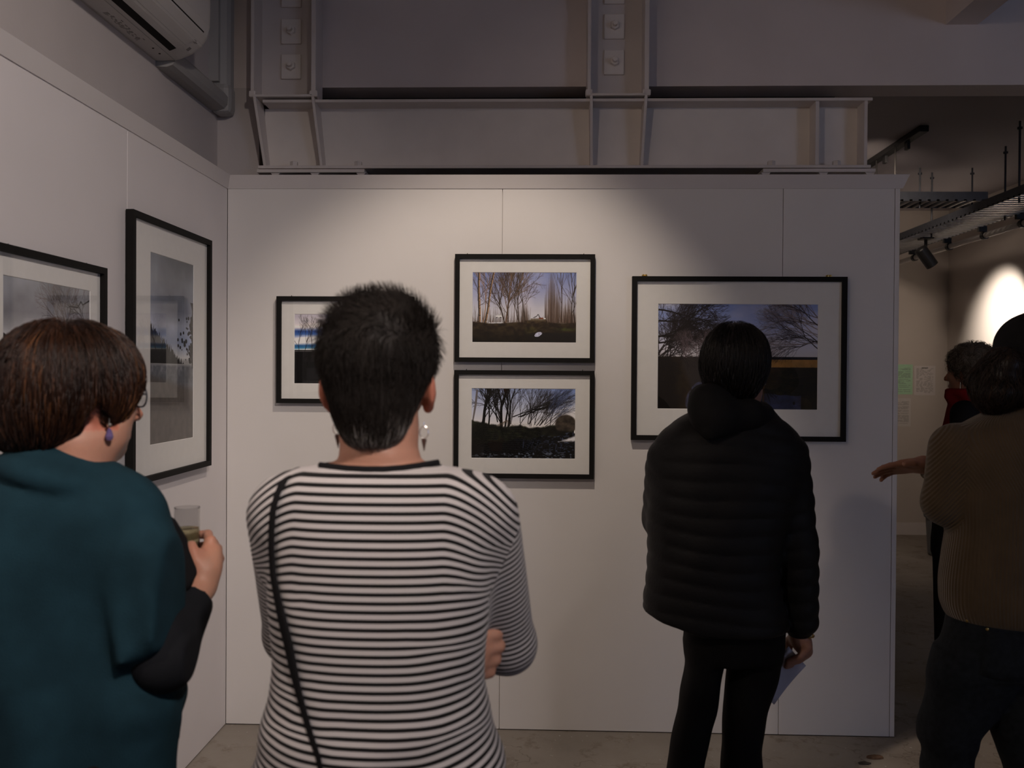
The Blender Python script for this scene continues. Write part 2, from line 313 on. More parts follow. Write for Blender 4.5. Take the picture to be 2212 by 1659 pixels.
pp = thing('conduit_pipe', 'grey pipe clipped beneath the lower cable tray', 'pipe', (4.72, 3, 2.62))
MB().tube([(4.72, 1.3, 2.62), (4.72, 5.0, 2.62)], .022, 12).build('pipe', M['pvc'], pp, smooth=True)
for y in (1.5, 2.0, 2.55, 3.1, 3.7, 4.4): MB().tube([(4.72, y-.02, 2.62), (4.72, y+.02, 2.62)], .031, 12).box((4.67, y-.015, 2.65), (4.73, y+.015, 2.69)).build('clamp', M['blackmetal'], pp)
tk = thing('lighting_track', 'black lighting track fixed to the ceiling beyond the steel beam', 'lighting track', (3.86, 2.5, 3.14))
MB().box((3.80, 2.05, 3.13), (3.86, 3.1, 3.17)).build('track', M['blackmetal'], tk, bevel=.003)
for y in (2.3, 2.7): MB().box((3.82, y, 3.08), (3.84, y+.05, 3.131)).build('track_adapter', M['blackmetal'], tk)
for rx, px in ((1893, 347), (1934, 318)):
    b = onZ(rx, px, 3.13); MB().tube([(b[0], b[1], 2.60), (b[0], b[1], 3.14)], .006, 8).build('hanger_rod', M['slot'], tk)
S = onX(2000, 512, 4.50)
ts = thing('track_spotlight', 'black cylinder spotlight hanging under the cable trays', 'spotlight', S)
MB().box((S[0]-.045, S[1]-.06, S[2]-.02), (S[0]+.045, S[1]+.06, S[2]+.022)).build('mount_box', M['blackmetal'], ts, bevel=.004)
MB().tube([S+(0, 0, .02), (S[0], S[1], 2.70)], .012, 10).build('hanger', M['blackmetal'], ts)
MB().tube([S+(0, 0, -.02), S+(0, 0, -.07), S+(-.01, 0, -.11)], .013, 10).build('arm', M['blackmetal'], ts)
hd = np.array([.62, .1, -.78]); hd /= np.linalg.norm(hd); hc = S+(-.02, 0, -.13)
MB().lathe([(0, -.045), (.045, -.045), (.05, -.035), (.05, .13), (.044, .13), (.04, .10), (0, .10)], hc, hd, 24).build('head', M['blackmetal'], ts, smooth=False)
MB().lathe([(0, .105), (.038, .105)], hc, hd, 24).build('lens', emit('lamp_glow', (1, .85, .7), 6), ts)
lamp('far_spot_lamp', 'SPOT', tuple(hc+hd*.14), tuple(onX(2168, 690, RX)), 170, (1, .88, .76), spot_size=math.radians(62), spot_blend=1, shadow_soft_size=.03)
lamp('far_room_fill', 'SPOT', (3.6, 2.2, 3.0), (4.2, FY, 1.3), 50, WARM, spot_size=math.radians(110), spot_blend=.9, shadow_soft_size=.1)  # added fill without a fitting, brightens the far wall and ceiling
def notice(name, label, pxs, col, seed, table=False):
    (x0, y0), (x1, y1) = pxs; a = onY(x0, y0, FY-.002); b = onY(x1, y1, FY-.002)
    o = thing(name, label, 'notice', (a[0], FY-.002, b[2]), 'paper notices on the far wall')
    MB().box((a[0], FY-.0025, b[2]), (b[0], FY-.0012, a[2])).build('sheet', mat('paper_'+str(seed), col, .85, .1, .02, 20), o)
    r = random.Random(seed); L = MB(); W, H = b[0]-a[0], a[2]-b[2]; z = a[2]-H*.07
    if table: L.box((a[0]+W*.35, FY-.0032, z-.006), (a[0]+W*.65, FY-.0025, z+.004))
    while z > b[2]+H*.10:
        z -= H*(.03 if table else r.choice((.028, .028, .028, .06))); x = a[0]+W*.1
        while x < a[0]+W*.85:
            l = W*(r.uniform(.08, .2) if table else r.uniform(.2, .5))
            if r.random() < .8: L.box((x, FY-.0032, z), (min(x+l, a[0]+W*.9), FY-.0025, z+H*.009))
            x += l+W*.05
    L.build('printed_lines', M['label'], o); return o
notice('paper_notice', 'pale green paper notice pinned at the edge of the display wall', ((1925, 787), (1971, 852)), (.42, .66, .45), 11)
notice('paper_notice', 'white printed table sheet pinned right of the green notice', ((1975, 790), (2020, 854)), (.62, .58, .57), 12, True)
notice('paper_notice', 'white text sheet pinned below the green notice', ((1925, 860), (1967, 921)), (.60, .57, .55), 13)
bp = onZ(2040, 1200, 0)
bn = thing('waste_bin', 'grey plastic bin on the floor behind the tan sweater wearer', 'bin', (bp[0], bp[1], 0))
MB().lathe([(0, .0), (.12, 0), (.135, .02), (.155, .34), (.162, .34), (.162, .36), (.15, .36), (.13, .03), (0, .03)], (bp[0], bp[1], 0), n=24).build('tub', M['bin'], bn, smooth=False)
MB().lathe([(.166, .33), (.17, .345), (.17, .37), (.163, .375), (.155, .365)], (bp[0], bp[1], 0), n=24).build('rim', M['blackmetal'], bn)
for i, (px, py, s) in enumerate(((1868, 1650, .016), (1890, 1637, .022))):  # chips on the concrete, built as small raised fragments
    c = onZ(px, py, 0); r = random.Random(i); k = MB().lathe([(0, 0), (s, .001), (s*.9, s*.3), (s*.4, s*.5), (0, s*.52)], (c[0], c[1], 0), n=9)
    k.v = [(c[0]+(v[0]-c[0])*1.7+r.uniform(-.003, .003), c[1]+(v[1]-c[1])*.8+r.uniform(-.003, .003), v[2]) for v in k.v]
    tag(k.build('floor_chip', mat('floor_chip_%d' % i, ((.06, .05, .045), (.12, .075, .05))[i], .9, .1, .3, 60), None, c), ('small dark fragment on the floor below the wall end', 'small brown fragment on the floor near the wall end')[i], 'leaf')
# ------------------------------------------------------------------ the photographs inside the frames, painted as pixel arrays
def vnoise(h, w, sx, sy, seed, oct=4):
    g = np.random.default_rng(seed); out = np.zeros((h, w)); amp = 1; tot = 0
    for o in range(oct):
        ny, nx = max(2, int(sy*2**o)), max(2, int(sx*2**o)); t = g.random((ny+2, nx+2))
        y = np.linspace(0, ny, h, endpoint=False); x = np.linspace(0, nx, w, endpoint=False)
        yi, xi = y.astype(int), x.astype(int); fy, fx = y-yi, x-xi; fy = fy*fy*(3-2*fy); fx = fx*fx*(3-2*fx)
        a = t[yi][:, xi]*(1-fx)+t[yi][:, xi+1]*fx; b = t[yi+1][:, xi]*(1-fx)+t[yi+1][:, xi+1]*fx
        out += amp*(a*(1-fy)[:, None]+b*fy[:, None]); tot += amp; amp *= .5
    return out/tot
class Art:
    def __init__(s, w, h, seed): s.w, s.h, s.r, s.seed = w, h, random.Random(seed), seed; s.I = np.zeros((h, w, 3)); s.Y, s.X = np.mgrid[0:h, 0:w]; s.u, s.v = s.X/w, s.Y/h
    def grad(s, stops, v=None):
        v = s.v if v is None else v; ps = [p for p, c in stops]
        return np.stack([np.interp(v, ps, [c[k] for p, c in stops]) for k in range(3)], -1)
    def over(s, mask, col): m = np.clip(mask, 0, 1)[..., None]; s.I = s.I*(1-m)+np.asarray(col)*m
    def line(s, x0, y0, x1, y1, wd, col, a=1.0, w1=None):
        w1 = wd if w1 is None else w1; p = max(wd, w1)/2+1.5
        xa, xb = int(max(0, min(x0, x1)-p)), int(min(s.w, max(x0, x1)+p+1)); ya, yb = int(max(0, min(y0, y1)-p)), int(min(s.h, max(y0, y1)+p+1))
        if xa >= xb or ya >= yb: return
        X = s.X[ya:yb, xa:xb]-x0; Y = s.Y[ya:yb, xa:xb]-y0; dx, dy = x1-x0, y1-y0; L = dx*dx+dy*dy+1e-9
        t = np.clip((X*dx+Y*dy)/L, 0, 1); d = np.hypot(X-t*dx, Y-t*dy); r = (wd+(w1-wd)*t)/2
        m = (np.clip(r+.5-d, 0, 1)*np.minimum(1, 2*r+.25)*a)[..., None]
        s.I[ya:yb, xa:xb] = s.I[ya:yb, xa:xb]*(1-m)+np.asarray(col)*m
    def tree(s, x, y, ang, ln, wd, col, depth=6, spread=.5, up=.0, a=1.0, shrink=.74, kids=(2, 3)):
        r = s.r; n = 3; cx, cy = x, y
        for i in range(n):
            ang += r.uniform(-.12, .12); nx, ny = cx+math.sin(ang)*ln/n, cy-math.cos(ang)*ln/n
            s.line(cx, cy, nx, ny, wd*(1-.25*i/n), col, a, wd*(1-.25*(i+1)/n)); cx, cy = nx, ny
            if depth > 1 and i < n-1 and r.random() < .6: s.tree(cx, cy, ang+r.choice((-1, 1))*r.uniform(.4, .9)*spread*1.6, ln*.55, wd*.45, col, depth-2, spread, up, a, shrink, kids)
        if depth <= 0 or wd < .25: return
        for k in range(r.choice(kids)): s.tree(cx, cy, (ang+r.uniform(-1, 1)*spread)*(1-up), ln*shrink*r.uniform(.8, 1.1), wd*.62, col, depth-1, spread, up, a, shrink, kids)
    def mul(s, f): s.I = s.I*f[..., None]
    def material(s, name, gain=1.0):
        im = bpy.data.images.new(name, s.w, s.h, alpha=False)
        px = np.ones((s.h, s.w, 4), np.float32); px[..., :3] = np.clip(s.I*gain, 0, 1)[::-1]; im.pixels.foreach_set(px.ravel()); im.update(); im.pack()
        m = bpy.data.materials.new(name); nt, N, L, b = nodes(m); t = N.new('ShaderNodeTexImage'); t.image = im
        L.new(t.outputs[0], b.inputs['Base Color']); b.inputs['Roughness'].default_value = .5; b.inputs['Specular IOR Level'].default_value = .2; return m
def art_clouds():                                                    # blue banded sky over a dark road
    A = Art(540, 360, 21); n = vnoise(A.h, A.w, 3, 7, 1); v = A.v+.06*(n-.5)+.06*(A.u-.3)
    A.I = A.grad([(0, (.62, .60, .64)), (.10, (.72, .70, .72)), (.17, (.84, .80, .78)), (.24, (.14, .24, .46)), (.29, (.22, .34, .56)), (.33, (.86, .83, .82)), (.39, (.80, .78, .78)), (.43, (.14, .30, .48)), (.47, (.20, .42, .56)), (.51, (.84, .80, .76)), (1, (.8, .78, .74))], v)
    A.over((A.u > .3)*np.clip((n-.5)*4, 0, 1)*(A.v < .25)*.7, (.42, .43, .52))
    g = A.v > .515; A.over(g*1.0, (.045, .042, .045)); A.mul(np.where(g, .6+.8*vnoise(A.h, A.w, 30, 40, 5), 1)); A.over((abs(A.v-.535) < .006)*.5, (.5, .5, .5))
    A.over((A.v > .78-.05*A.u)*(A.v < .99-.25*A.u)*(A.u > .12)*.7, (.11, .11, .12))
    for x, h in ((25, 150), (52, 165), (95, 175), (122, 160), (150, 120), (170, 100)): A.tree(x, 215, 0, h*.42, 2.6, (.07, .06, .06), 5, .34, .15, .9, .72)
    return A
def art_poplars():
    A = Art(600, 402, 22); n = vnoise(A.h, A.w, 4, 3, 3, 5)
    A.I = A.grad([(0, (.40, .45, .62)), (.25, (.52, .54, .66)), (.5, (.66, .66, .70)), (.68, (.70, .71, .73))]); A.over(np.clip((n-.45)*2.2, 0, 1)*.55, (.78, .75, .78))
    for i in range(230):
        x = A.r.uniform(0, 600)
        if 335 < x < 418 and A.r.random() < .97: continue
        t = A.r.uniform(.42, .64)*402 if x < 345 else A.r.uniform(.25, .6)*402
        c = A.r.choice(((.20, .16, .14), (.30, .23, .19), (.24, .18, .14))); A.line(x, 285, x+A.r.uniform(-6, 6), t, A.r.uniform(1, 2.6), c, .75, .4)
    for cx, top, half in ((455, -40, 34), (490, 60, 28), (530, 150, 50), (580, 170, 40), (300, 130, 34), (425, 110, 12), (560, 120, 30)):
        for i in range(int(half*2.6)):
            x = cx+A.r.gauss(0, half*.42); t = top+abs(x-cx)*2.6+A.r.uniform(0, 110); c = A.r.choice(((.26, .20, .17), (.36, .29, .25), (.19, .15, .13), (.42, .35, .30)))
            A.line(x, 290, cx+(x-cx)*1.15, t, A.r.uniform(.8, 2.2), c, .7, .4)
    for x, y, an, ln, wd, c in ((515, 280, .02, 150, 5, (.22, .17, .14)), (575, 285, -.1, 150, 6, (.20, .16, .13)), (590, 285, -.02, 160, 6, (.14, .11, .10))): A.tree(x, y, an, ln, wd, c, 4, .3, .3)
    bark, drk = (.50, .39, .30), (.20, .16, .13)
    for x, y, an, ln, wd, c in ((305, 300, -.02, 130, 6, drk), (268, 285, -.06, 120, 6, drk), (262, 270, -.22, 70, 4, drk), (188, 305, -.12, 120, 8, drk), (192, 300, .05, 120, 11, (.36, .29, .24)), (205, 290, .03, 120, 5, drk), (60, 290, .12, 120, 6, bark)): A.tree(x, y, an, ln, wd, c, 6, .42, .12)
    for x0, y0, x1, y1, wd in ((38, 325, 36, -5, 16), (70, 310, 122, -5, 13)):
        for k in range(8): t0, t1 = k/8, (k+1)/8; b = .9*math.sin(k*.9)*3; A.line(x0+(x1-x0)*t0+b, y0+(y1-y0)*t0, x0+(x1-x0)*t1+b*.8, y0+(y1-y0)*t1, wd*(1-.3*t0), drk, 1, wd*(1-.3*t1)); A.line(x0+wd*.22+(x1-x0)*t0+b, y0+(y1-y0)*t0, x0+wd*.22+(x1-x0)*t1+b*.8, y0+(y1-y0)*t1, wd*.5*(1-.3*t0), (.62, .50, .38), .9, wd*.5*(1-.3*t1))
    for k in range(16): A.tree(A.r.choice((36, 110, 100, 196, 305, 268)), A.r.uniform(0, 200), A.r.uniform(-1.3, 1.3), 46, 2.4, (.22, .17, .15), 4, .5)
    gy = .665+.02*np.sin(A.u*9)+.03*np.clip((A.u-.1)*2, 0, 1)*(A.u < .5)+.01*(vnoise(A.h, A.w, 30, 2, 8)-.5)
    gy = np.where((A.u > .55) & (A.u < .72), .66+.02*A.u, gy+.03); g = np.clip((A.v-gy)*60, 0, 1)
    t = vnoise(A.h, A.w, 26, 24, 9, 5); gc = A.grad([(0, (.06, .05, .04)), (.45, (.13, .10, .075)), (.7, (.20, .165, .11)), (1, (.24, .2, .13))], t); gc *= (1.25-.85*np.clip((A.v-.68)*3, 0, 1))[..., None]; A.over(g, gc)
    A.over(np.clip(1-((A.u-.56)/.07)**2-((A.v-.83)/.06)**2, 0, 1)*.8*t, (.33, .33, .13)); A.over(np.clip(1-((A.u-.9)/.14)**2-((A.v-.81)/.03)**2, 0, 1)*t, (.24, .28, .12))
    A.over((A.v > .86)*np.clip((A.u-.5)*9, 0, 1)*.75, (.07, .068, .078)); A.over((((A.u-.635)/.036)**2+((A.v-.885+.5*(A.u-.635))/.032)**2 < 1+.9*(vnoise(A.h, A.w, 40, 30, 10)-.5))*1., (.68, .69, .78))
    A.over((A.u > .56)*(A.u < .71)*(A.v > .655)*(A.v < .70)*.7, (.30, .25, .17))
    for i in range(700):
        x, y = A.r.uniform(0, 600), 275+125*A.r.random()**.8; c = A.r.choice(((.05, .042, .035), (.17, .13, .09), (.24, .19, .12), (.09, .07, .05))); A.line(x, y, x+A.r.uniform(-9, 9), y-A.r.uniform(3, 16), 1.6, c, .45, .6)
    for i in range(120): x = A.r.uniform(0, 600); A.line(x, 290, x+A.r.uniform(-4, 4), A.r.uniform(235, 275), 1.6, A.r.choice(((.12, .09, .07), (.3, .23, .18))), .6, .6)
    for x0, y0, x1, y1, c in ((134, 247, 171, 257, (.88, .87, .85)), (142, 240, 166, 248, (.80, .80, .80))): A.over((A.X > x0)*(A.X < x1)*(A.Y > y0)*(A.Y < y1)*1., c)
    for x0, x1 in ((145, 150), (153, 158), (160, 164)): A.over((A.X > x0)*(A.X < x1)*(A.Y > 241)*(A.Y < 247)*.8, (.25, .25, .27))
    for x in (141, 163): A.over(((A.X-x)**2+(A.Y-258)**2 < 10)*1., (.1, .1, .1))
    A.over((A.X > 384)*(A.X < 410)*(A.Y > 258)*(A.Y < 267)*1., (.42, .22, .14)); A.over((A.X > 412)*(A.X < 424)*(A.Y > 260)*(A.Y < 268)*1., (.8, .8, .8))
    for a in ((392, 260, 380, 240), (380, 240, 370, 252), (370, 252, 352, 260)): A.line(*a, 4, (.1, .08, .08), 1, 2.5)
    return A
def art_willows():
    A = Art(600, 398, 23); A.I = A.grad([(0, (.50, .55, .68)), (.3, (.66, .68, .74)), (.6, (.80, .78, .76))]); A.over(np.clip((A.u-.78)*4, 0, 1)*(A.v > .15)*.8, (.82, .80, .78))
    A.over(np.clip((A.u-.55)*3, 0, 1)*np.clip((.35-A.v)*3, 0, 1)*.6, (.36, .44, .64))
    k = (.045, .038, .035); k2 = (.08, .065, .06); top = .52-.0*A.u+.10*(vnoise(A.h, A.w, 9, 2, 4)-.5)-.07*np.clip(1-A.u/.3, 0, 1)
    for x, wd in ((62, 16), (70, 9), (98, 9), (172, 18), (195, 10), (213, 11)): A.tree(x, 215, A.r.uniform(-.08, .08), 130, wd, k, 5, .35, .1)
    for x0, an in ((165, -.5), (170, -.45), (150, -.2)): A.tree(x0, 190, an, 90, 6, k, 5, .4)
    for i in range(24): x = A.r.uniform(200, 470); A.tree(x, 205+A.r.uniform(-10, 10), A.r.uniform(.0, .75)*(.4+x/500), A.r.uniform(50, 85), A.r.uniform(2, 4), A.r.choice((k, k2, (.10, .08, .08))), 4, .30, -.06, .95, .8)
    for i in range(5): A.tree(A.r.uniform(230, 300), 160, 1.05+A.r.uniform(-.1, .2), 110, 5, k, 4, .25, 0, .95)
    for i in range(26): A.tree(A.r.uniform(430, 520), A.r.uniform(60, 180), A.r.uniform(.4, 1.3), 48, 1.6, (.26, .30, .42), 3, .5)
    A.line(30, 10, 22, 90, 11, (.35, .33, .33), 1, 12); A.line(22, 90, 5, 190, 12, (.38, .36, .36), 1, 8)
    g = np.clip((A.v-top)*40, 0, 1); t = vnoise(A.h, A.w, 30, 28, 6, 5); gc = A.grad([(0, (.02, .02, .018)), (.5, (.055, .06, .045)), (.8, (.12, .13, .08)), (1, (.2, .2, .14))], t); A.over(g*(A.u < .99), gc)
    A.over(np.clip(4*(1-((A.u-.91)/.11)**2-((A.v-.51)/.15)**2), 0, 1)*np.clip((.62-A.v)*30, 0, 1), np.stack([.10+.22*t, .09+.19*t, .08+.16*t], -1))
    for i in range(26): A.line(205, 180, 205+A.r.uniform(-80, 50), 215+A.r.uniform(-6, 8), 1.4, (.34, .29, .24), .6, .8)
    for i in range(60): x, y = A.r.uniform(60, 330), A.r.uniform(200, 290); A.line(x, y, x+A.r.uniform(20, 70), y-A.r.uniform(-5, 6), 1, (.30, .28, .22), .25)
    for i in range(500): x, y = A.r.uniform(0, 560), A.r.uniform(205, 310); A.line(x, y, x+A.r.uniform(-14, 14), y-A.r.uniform(1, 9), 1.4, A.r.choice(((.03, .03, .025), (.12, .13, .07), (.18, .17, .12))), .4, .6)
    b = .80-.17*A.u+.02*np.sin(A.u*25); A.over(np.clip((A.v-b)*50, 0, 1), (.018, .018, .022))
    wn = vnoise(A.h, A.w, 50, 70, 12, 3); A.over((A.v > b)*np.clip((A.u-.3)*1.7, 0, 1)*np.clip((wn-.56)*7, 0, 1)*.75, (.26, .30, .40)); A.over((A.v > .93-.02*A.u)*(wn > .62)*.6, (.4, .44, .5))
    A.over((A.u > .8)*(A.v > .66)*(A.v < .80)*np.clip((A.u-.8)*9-abs(A.v-.74+.3*(A.u-.9))*32+.5*(wn-.5), 0, 1), (.76, .76, .78))
    for i in range(40): x = A.r.uniform(300, 540); y = A.r.uniform(285, 330); A.line(x, y, x-A.r.uniform(0, 15), y+A.r.uniform(15, 50), 1.2, (.3, .36, .5), .5)
    A.over((A.u < .12)*(A.v > .72)*.3, (.12, .10, .09)); return A
def art_river():
    A = Art(760, 500, 24); n = vnoise(A.h, A.w, 3, 5, 31, 5)
    A.I = A.grad([(0, (.40, .46, .64)), (.2, (.52, .56, .70)), (.42, (.66, .66, .70)), (.5, (.66, .65, .66))]); A.over(np.clip((n-.42)*3, 0, 1)*.6, (.74, .72, .73))
    g = A.v > .5; t = vnoise(A.h, A.w, 30, 26, 32, 5); A.over(g*1., np.stack([.10+.10*t, .085+.07*t, .06+.045*t], -1))
    A.over((A.v > .52)*(A.v < .60)*(A.u > .60), np.stack([.42+.16*t, .32+.1*t, .17+.05*t], -1)); A.over((abs(A.v-.512) < .013)*(A.u > .6)*1., (.10, .10, .12))
    A.over(np.clip(((A.v-.60)-.10*np.clip(1-(A.u-.6)/.2, 0, 1))*40, 0, 1)*(A.u > .56), np.stack([.05+.10*t, .05+.085*t, .03+.045*t], -1))
    for i in range(60): x, y = A.r.uniform(480, 740), A.r.uniform(310, 400); A.line(x, y, x+A.r.uniform(20, 60), y-A.r.uniform(-3, 8), 1.2, (.26, .22, .14), .3)
    A.over(np.clip((A.u*1.0-.13-.25*(A.v-.55))*30, 0, 1)*np.clip((.40-A.u+.4*(A.v-.5))*30, 0, 1)*(A.v > .5), (.16, .145, .14))
    wm = np.clip((A.v-.72-.30*np.clip(.28-A.u, 0, 1)-.0)*30, 0, 1)*(A.v > .86+.10*(A.u-.78)+.02*(t-.5)+.0) ; A.over(wm*(A.u > .5)*(A.u < .90)*np.clip((A.u-.55)*6, 0, 1)*(.45+.5*t), (.19, .21, .34))
    A.over(np.clip(6*(1-((A.u-.26+.22*(A.v-.85))/.075)**2-((A.v-.88)/.16)**2), 0, 1)*np.clip((t-.40)*6, 0, 1)*.7, (.24, .26, .38))
    for i in range(40): x = A.r.uniform(140, 240); y = A.r.uniform(380, 470); A.line(x, y, x+A.r.uniform(-10, 20), y+A.r.uniform(5, 30), 1.6, (.05, .05, .06), .6)
    k = (.10, .08, .085); lt = (.30, .26, .27)
    for i in range(20): A.tree(A.r.uniform(-30, 120), A.r.uniform(170, 300), A.r.uniform(-.3, 1.1), A.r.uniform(50, 90), A.r.uniform(3, 6), k, 6, .5)
    for i in range(5): A.tree(-10, A.r.uniform(20, 200), A.r.uniform(.9, 1.7), 110, 8, (.07, .055, .055), 6, .45)
    for i in range(6): A.tree(A.r.uniform(90, 250), 0, 2.3+A.r.uniform(-.5, .5), 40, 2, k, 4, .5)
    for i in range(12): A.tree(A.r.uniform(120, 230), 255, A.r.uniform(-.5, .5), 45, 2.4, lt, 5, .5)
    for i in range(14): A.tree(770, A.r.uniform(-10, 230), -1.2+A.r.uniform(-.55, .45), 95, 5, A.r.choice(((.34, .30, .31), (.44, .40, .40), k)), 6, .48, 0, .8)
    A.over(np.clip((.17-A.u+.02*(t-.5)*8)*14, 0, 1)*np.clip((A.v-.46-.6*np.clip(A.u-.05, 0, 1))*14, 0, 1)*.9, (.055, .04, .038))
    for i in range(600): x, y = A.r.uniform(0, 760), A.r.uniform(300, 480); (A.line(x, y, x+A.r.uniform(-12, 12), y-A.r.uniform(2, 16), 1.5, A.r.choice(((.05, .04, .035), (.20, .16, .11), (.14, .11, .08))), .4, .6) if not 120 < x < 330 else None)
    for x0, y0, x1, y1 in ((505, 380, 503, 500), (507, 370, 507, 410)): A.line(x0, y0, x1, y1, 6, (.24, .17, .10), .9)
    for i in range(30): A.line(510, 400, 510+A.r.uniform(-30, 60), 400+A.r.uniform(0, 70), 1.4, (.05, .05, .05), .8)
    A.over(((A.X-650)**2/30+(A.Y-470)**2/60 < 1)*1., (.05, .05, .05)); return A
def art_bare():
    A = Art(600, 400, 25); n = vnoise(A.h, A.w, 3, 3, 41, 5); A.I = A.grad([(0, (.46, .47, .49)), (.3, (.44, .44, .46)), (.5, (.62, .62, .63)), (.6, (.66, .66, .66)), (.62, (.5, .5, .5))]); A.mul(.75+.5*n)
    A.over(np.clip((n-.5)*3, 0, 1)*(A.v > .35)*.5, (.74, .73, .72)); A.over((A.v > .62)*1., (.42, .42, .42)); A.mul(np.where(A.v > .66, .85+.2*n, 1))
    h = .55+.06*np.cos((A.u-.18)*14)*(A.u < .36)+.08*(A.u >= .36); A.over((A.v > h)*(A.v < .645)*(A.u < .36)*1., (.16, .14, .13))
    k = (.16, .14, .14); lt = (.34, .30, .29)
    for x, y, an, ln, wd in ((470, 330, -.32, 120, 9), (440, 300, -.5, 90, 5), (620, 260, -1.2, 90, 9), (610, 170, -.9, 70, 6)): A.tree(x, y, an, ln, wd, lt if wd > 8 else k, 6, .5)
    for i in range(12): A.tree(A.r.uniform(420, 600), A.r.uniform(0, 300), A.r.uniform(-1.6, .6), 55, 2, A.r.choice((k, lt)), 5, .5)
    for a in ((600, 40, 545, 62), (545, 62, 530, 50), (530, 50, 505, 76), (505, 76, 440, 76)): A.line(*a, 7, (.08, .07, .07), 1, 4)
    return A
def art_shingle():
    A = Art(360, 760, 26); n = vnoise(A.h, A.w, 2, 4, 51, 5); A.I = A.grad([(0, (.33, .35, .38)), (.12, (.40, .42, .45)), (.28, (.38, .40, .45)), (.36, (.50, .52, .57)), (.46, (.45, .49, .58)), (.54, (.66, .66, .66)), (.56, (.5, .5, .5))]); A.mul(.62+.76*n)
    t = vnoise(A.h, A.w, 20, 40, 52, 4); A.over(np.clip((A.v-.575)*60, 0, 1), np.stack([.25+.16*t, .26+.16*t, .28+.16*t], -1))
    A.over(np.clip((A.v-.62-.08*A.u)*25, 0, 1), np.stack([.25+.06*t, .235+.055*t, .225+.05*t], -1)); A.mul(np.where(A.v > .68, .9+.25*vnoise(A.h, A.w, 14, 20, 53), 1))
    top = .38+.26*A.u+.03*(vnoise(A.h, A.w, 40, 2, 54, 3)-.5)*2; A.over((A.v > top)*(A.v < .575)*1., (.05, .05, .052)); A.over((abs(A.v-.60) < .02)*(A.u < .75)*np.clip((t-.45)*3, 0, 1)*.6, (.46, .46, .48))
    for i in range(40): x = A.r.uniform(0, 200); y = (.38+.26*x/360)*760+8; A.line(x, y, x, y-A.r.uniform(8, 30), 7, (.05, .05, .052), 1, .6)
    for i in range(70): y = A.r.uniform(230, 430); x = 352-A.r.expovariate(.028); r = A.r.uniform(3, 10); A.over(((A.X-x)**2+(A.Y-y)**2 < r*r)*.9, (.06, .058, .055))
    A.over(np.clip((A.u-.93+.03*np.sin(A.v*40))*40, 0, 1)*(A.v > .22)*(A.v < .6)*.85, (.10, .095, .09)); return A
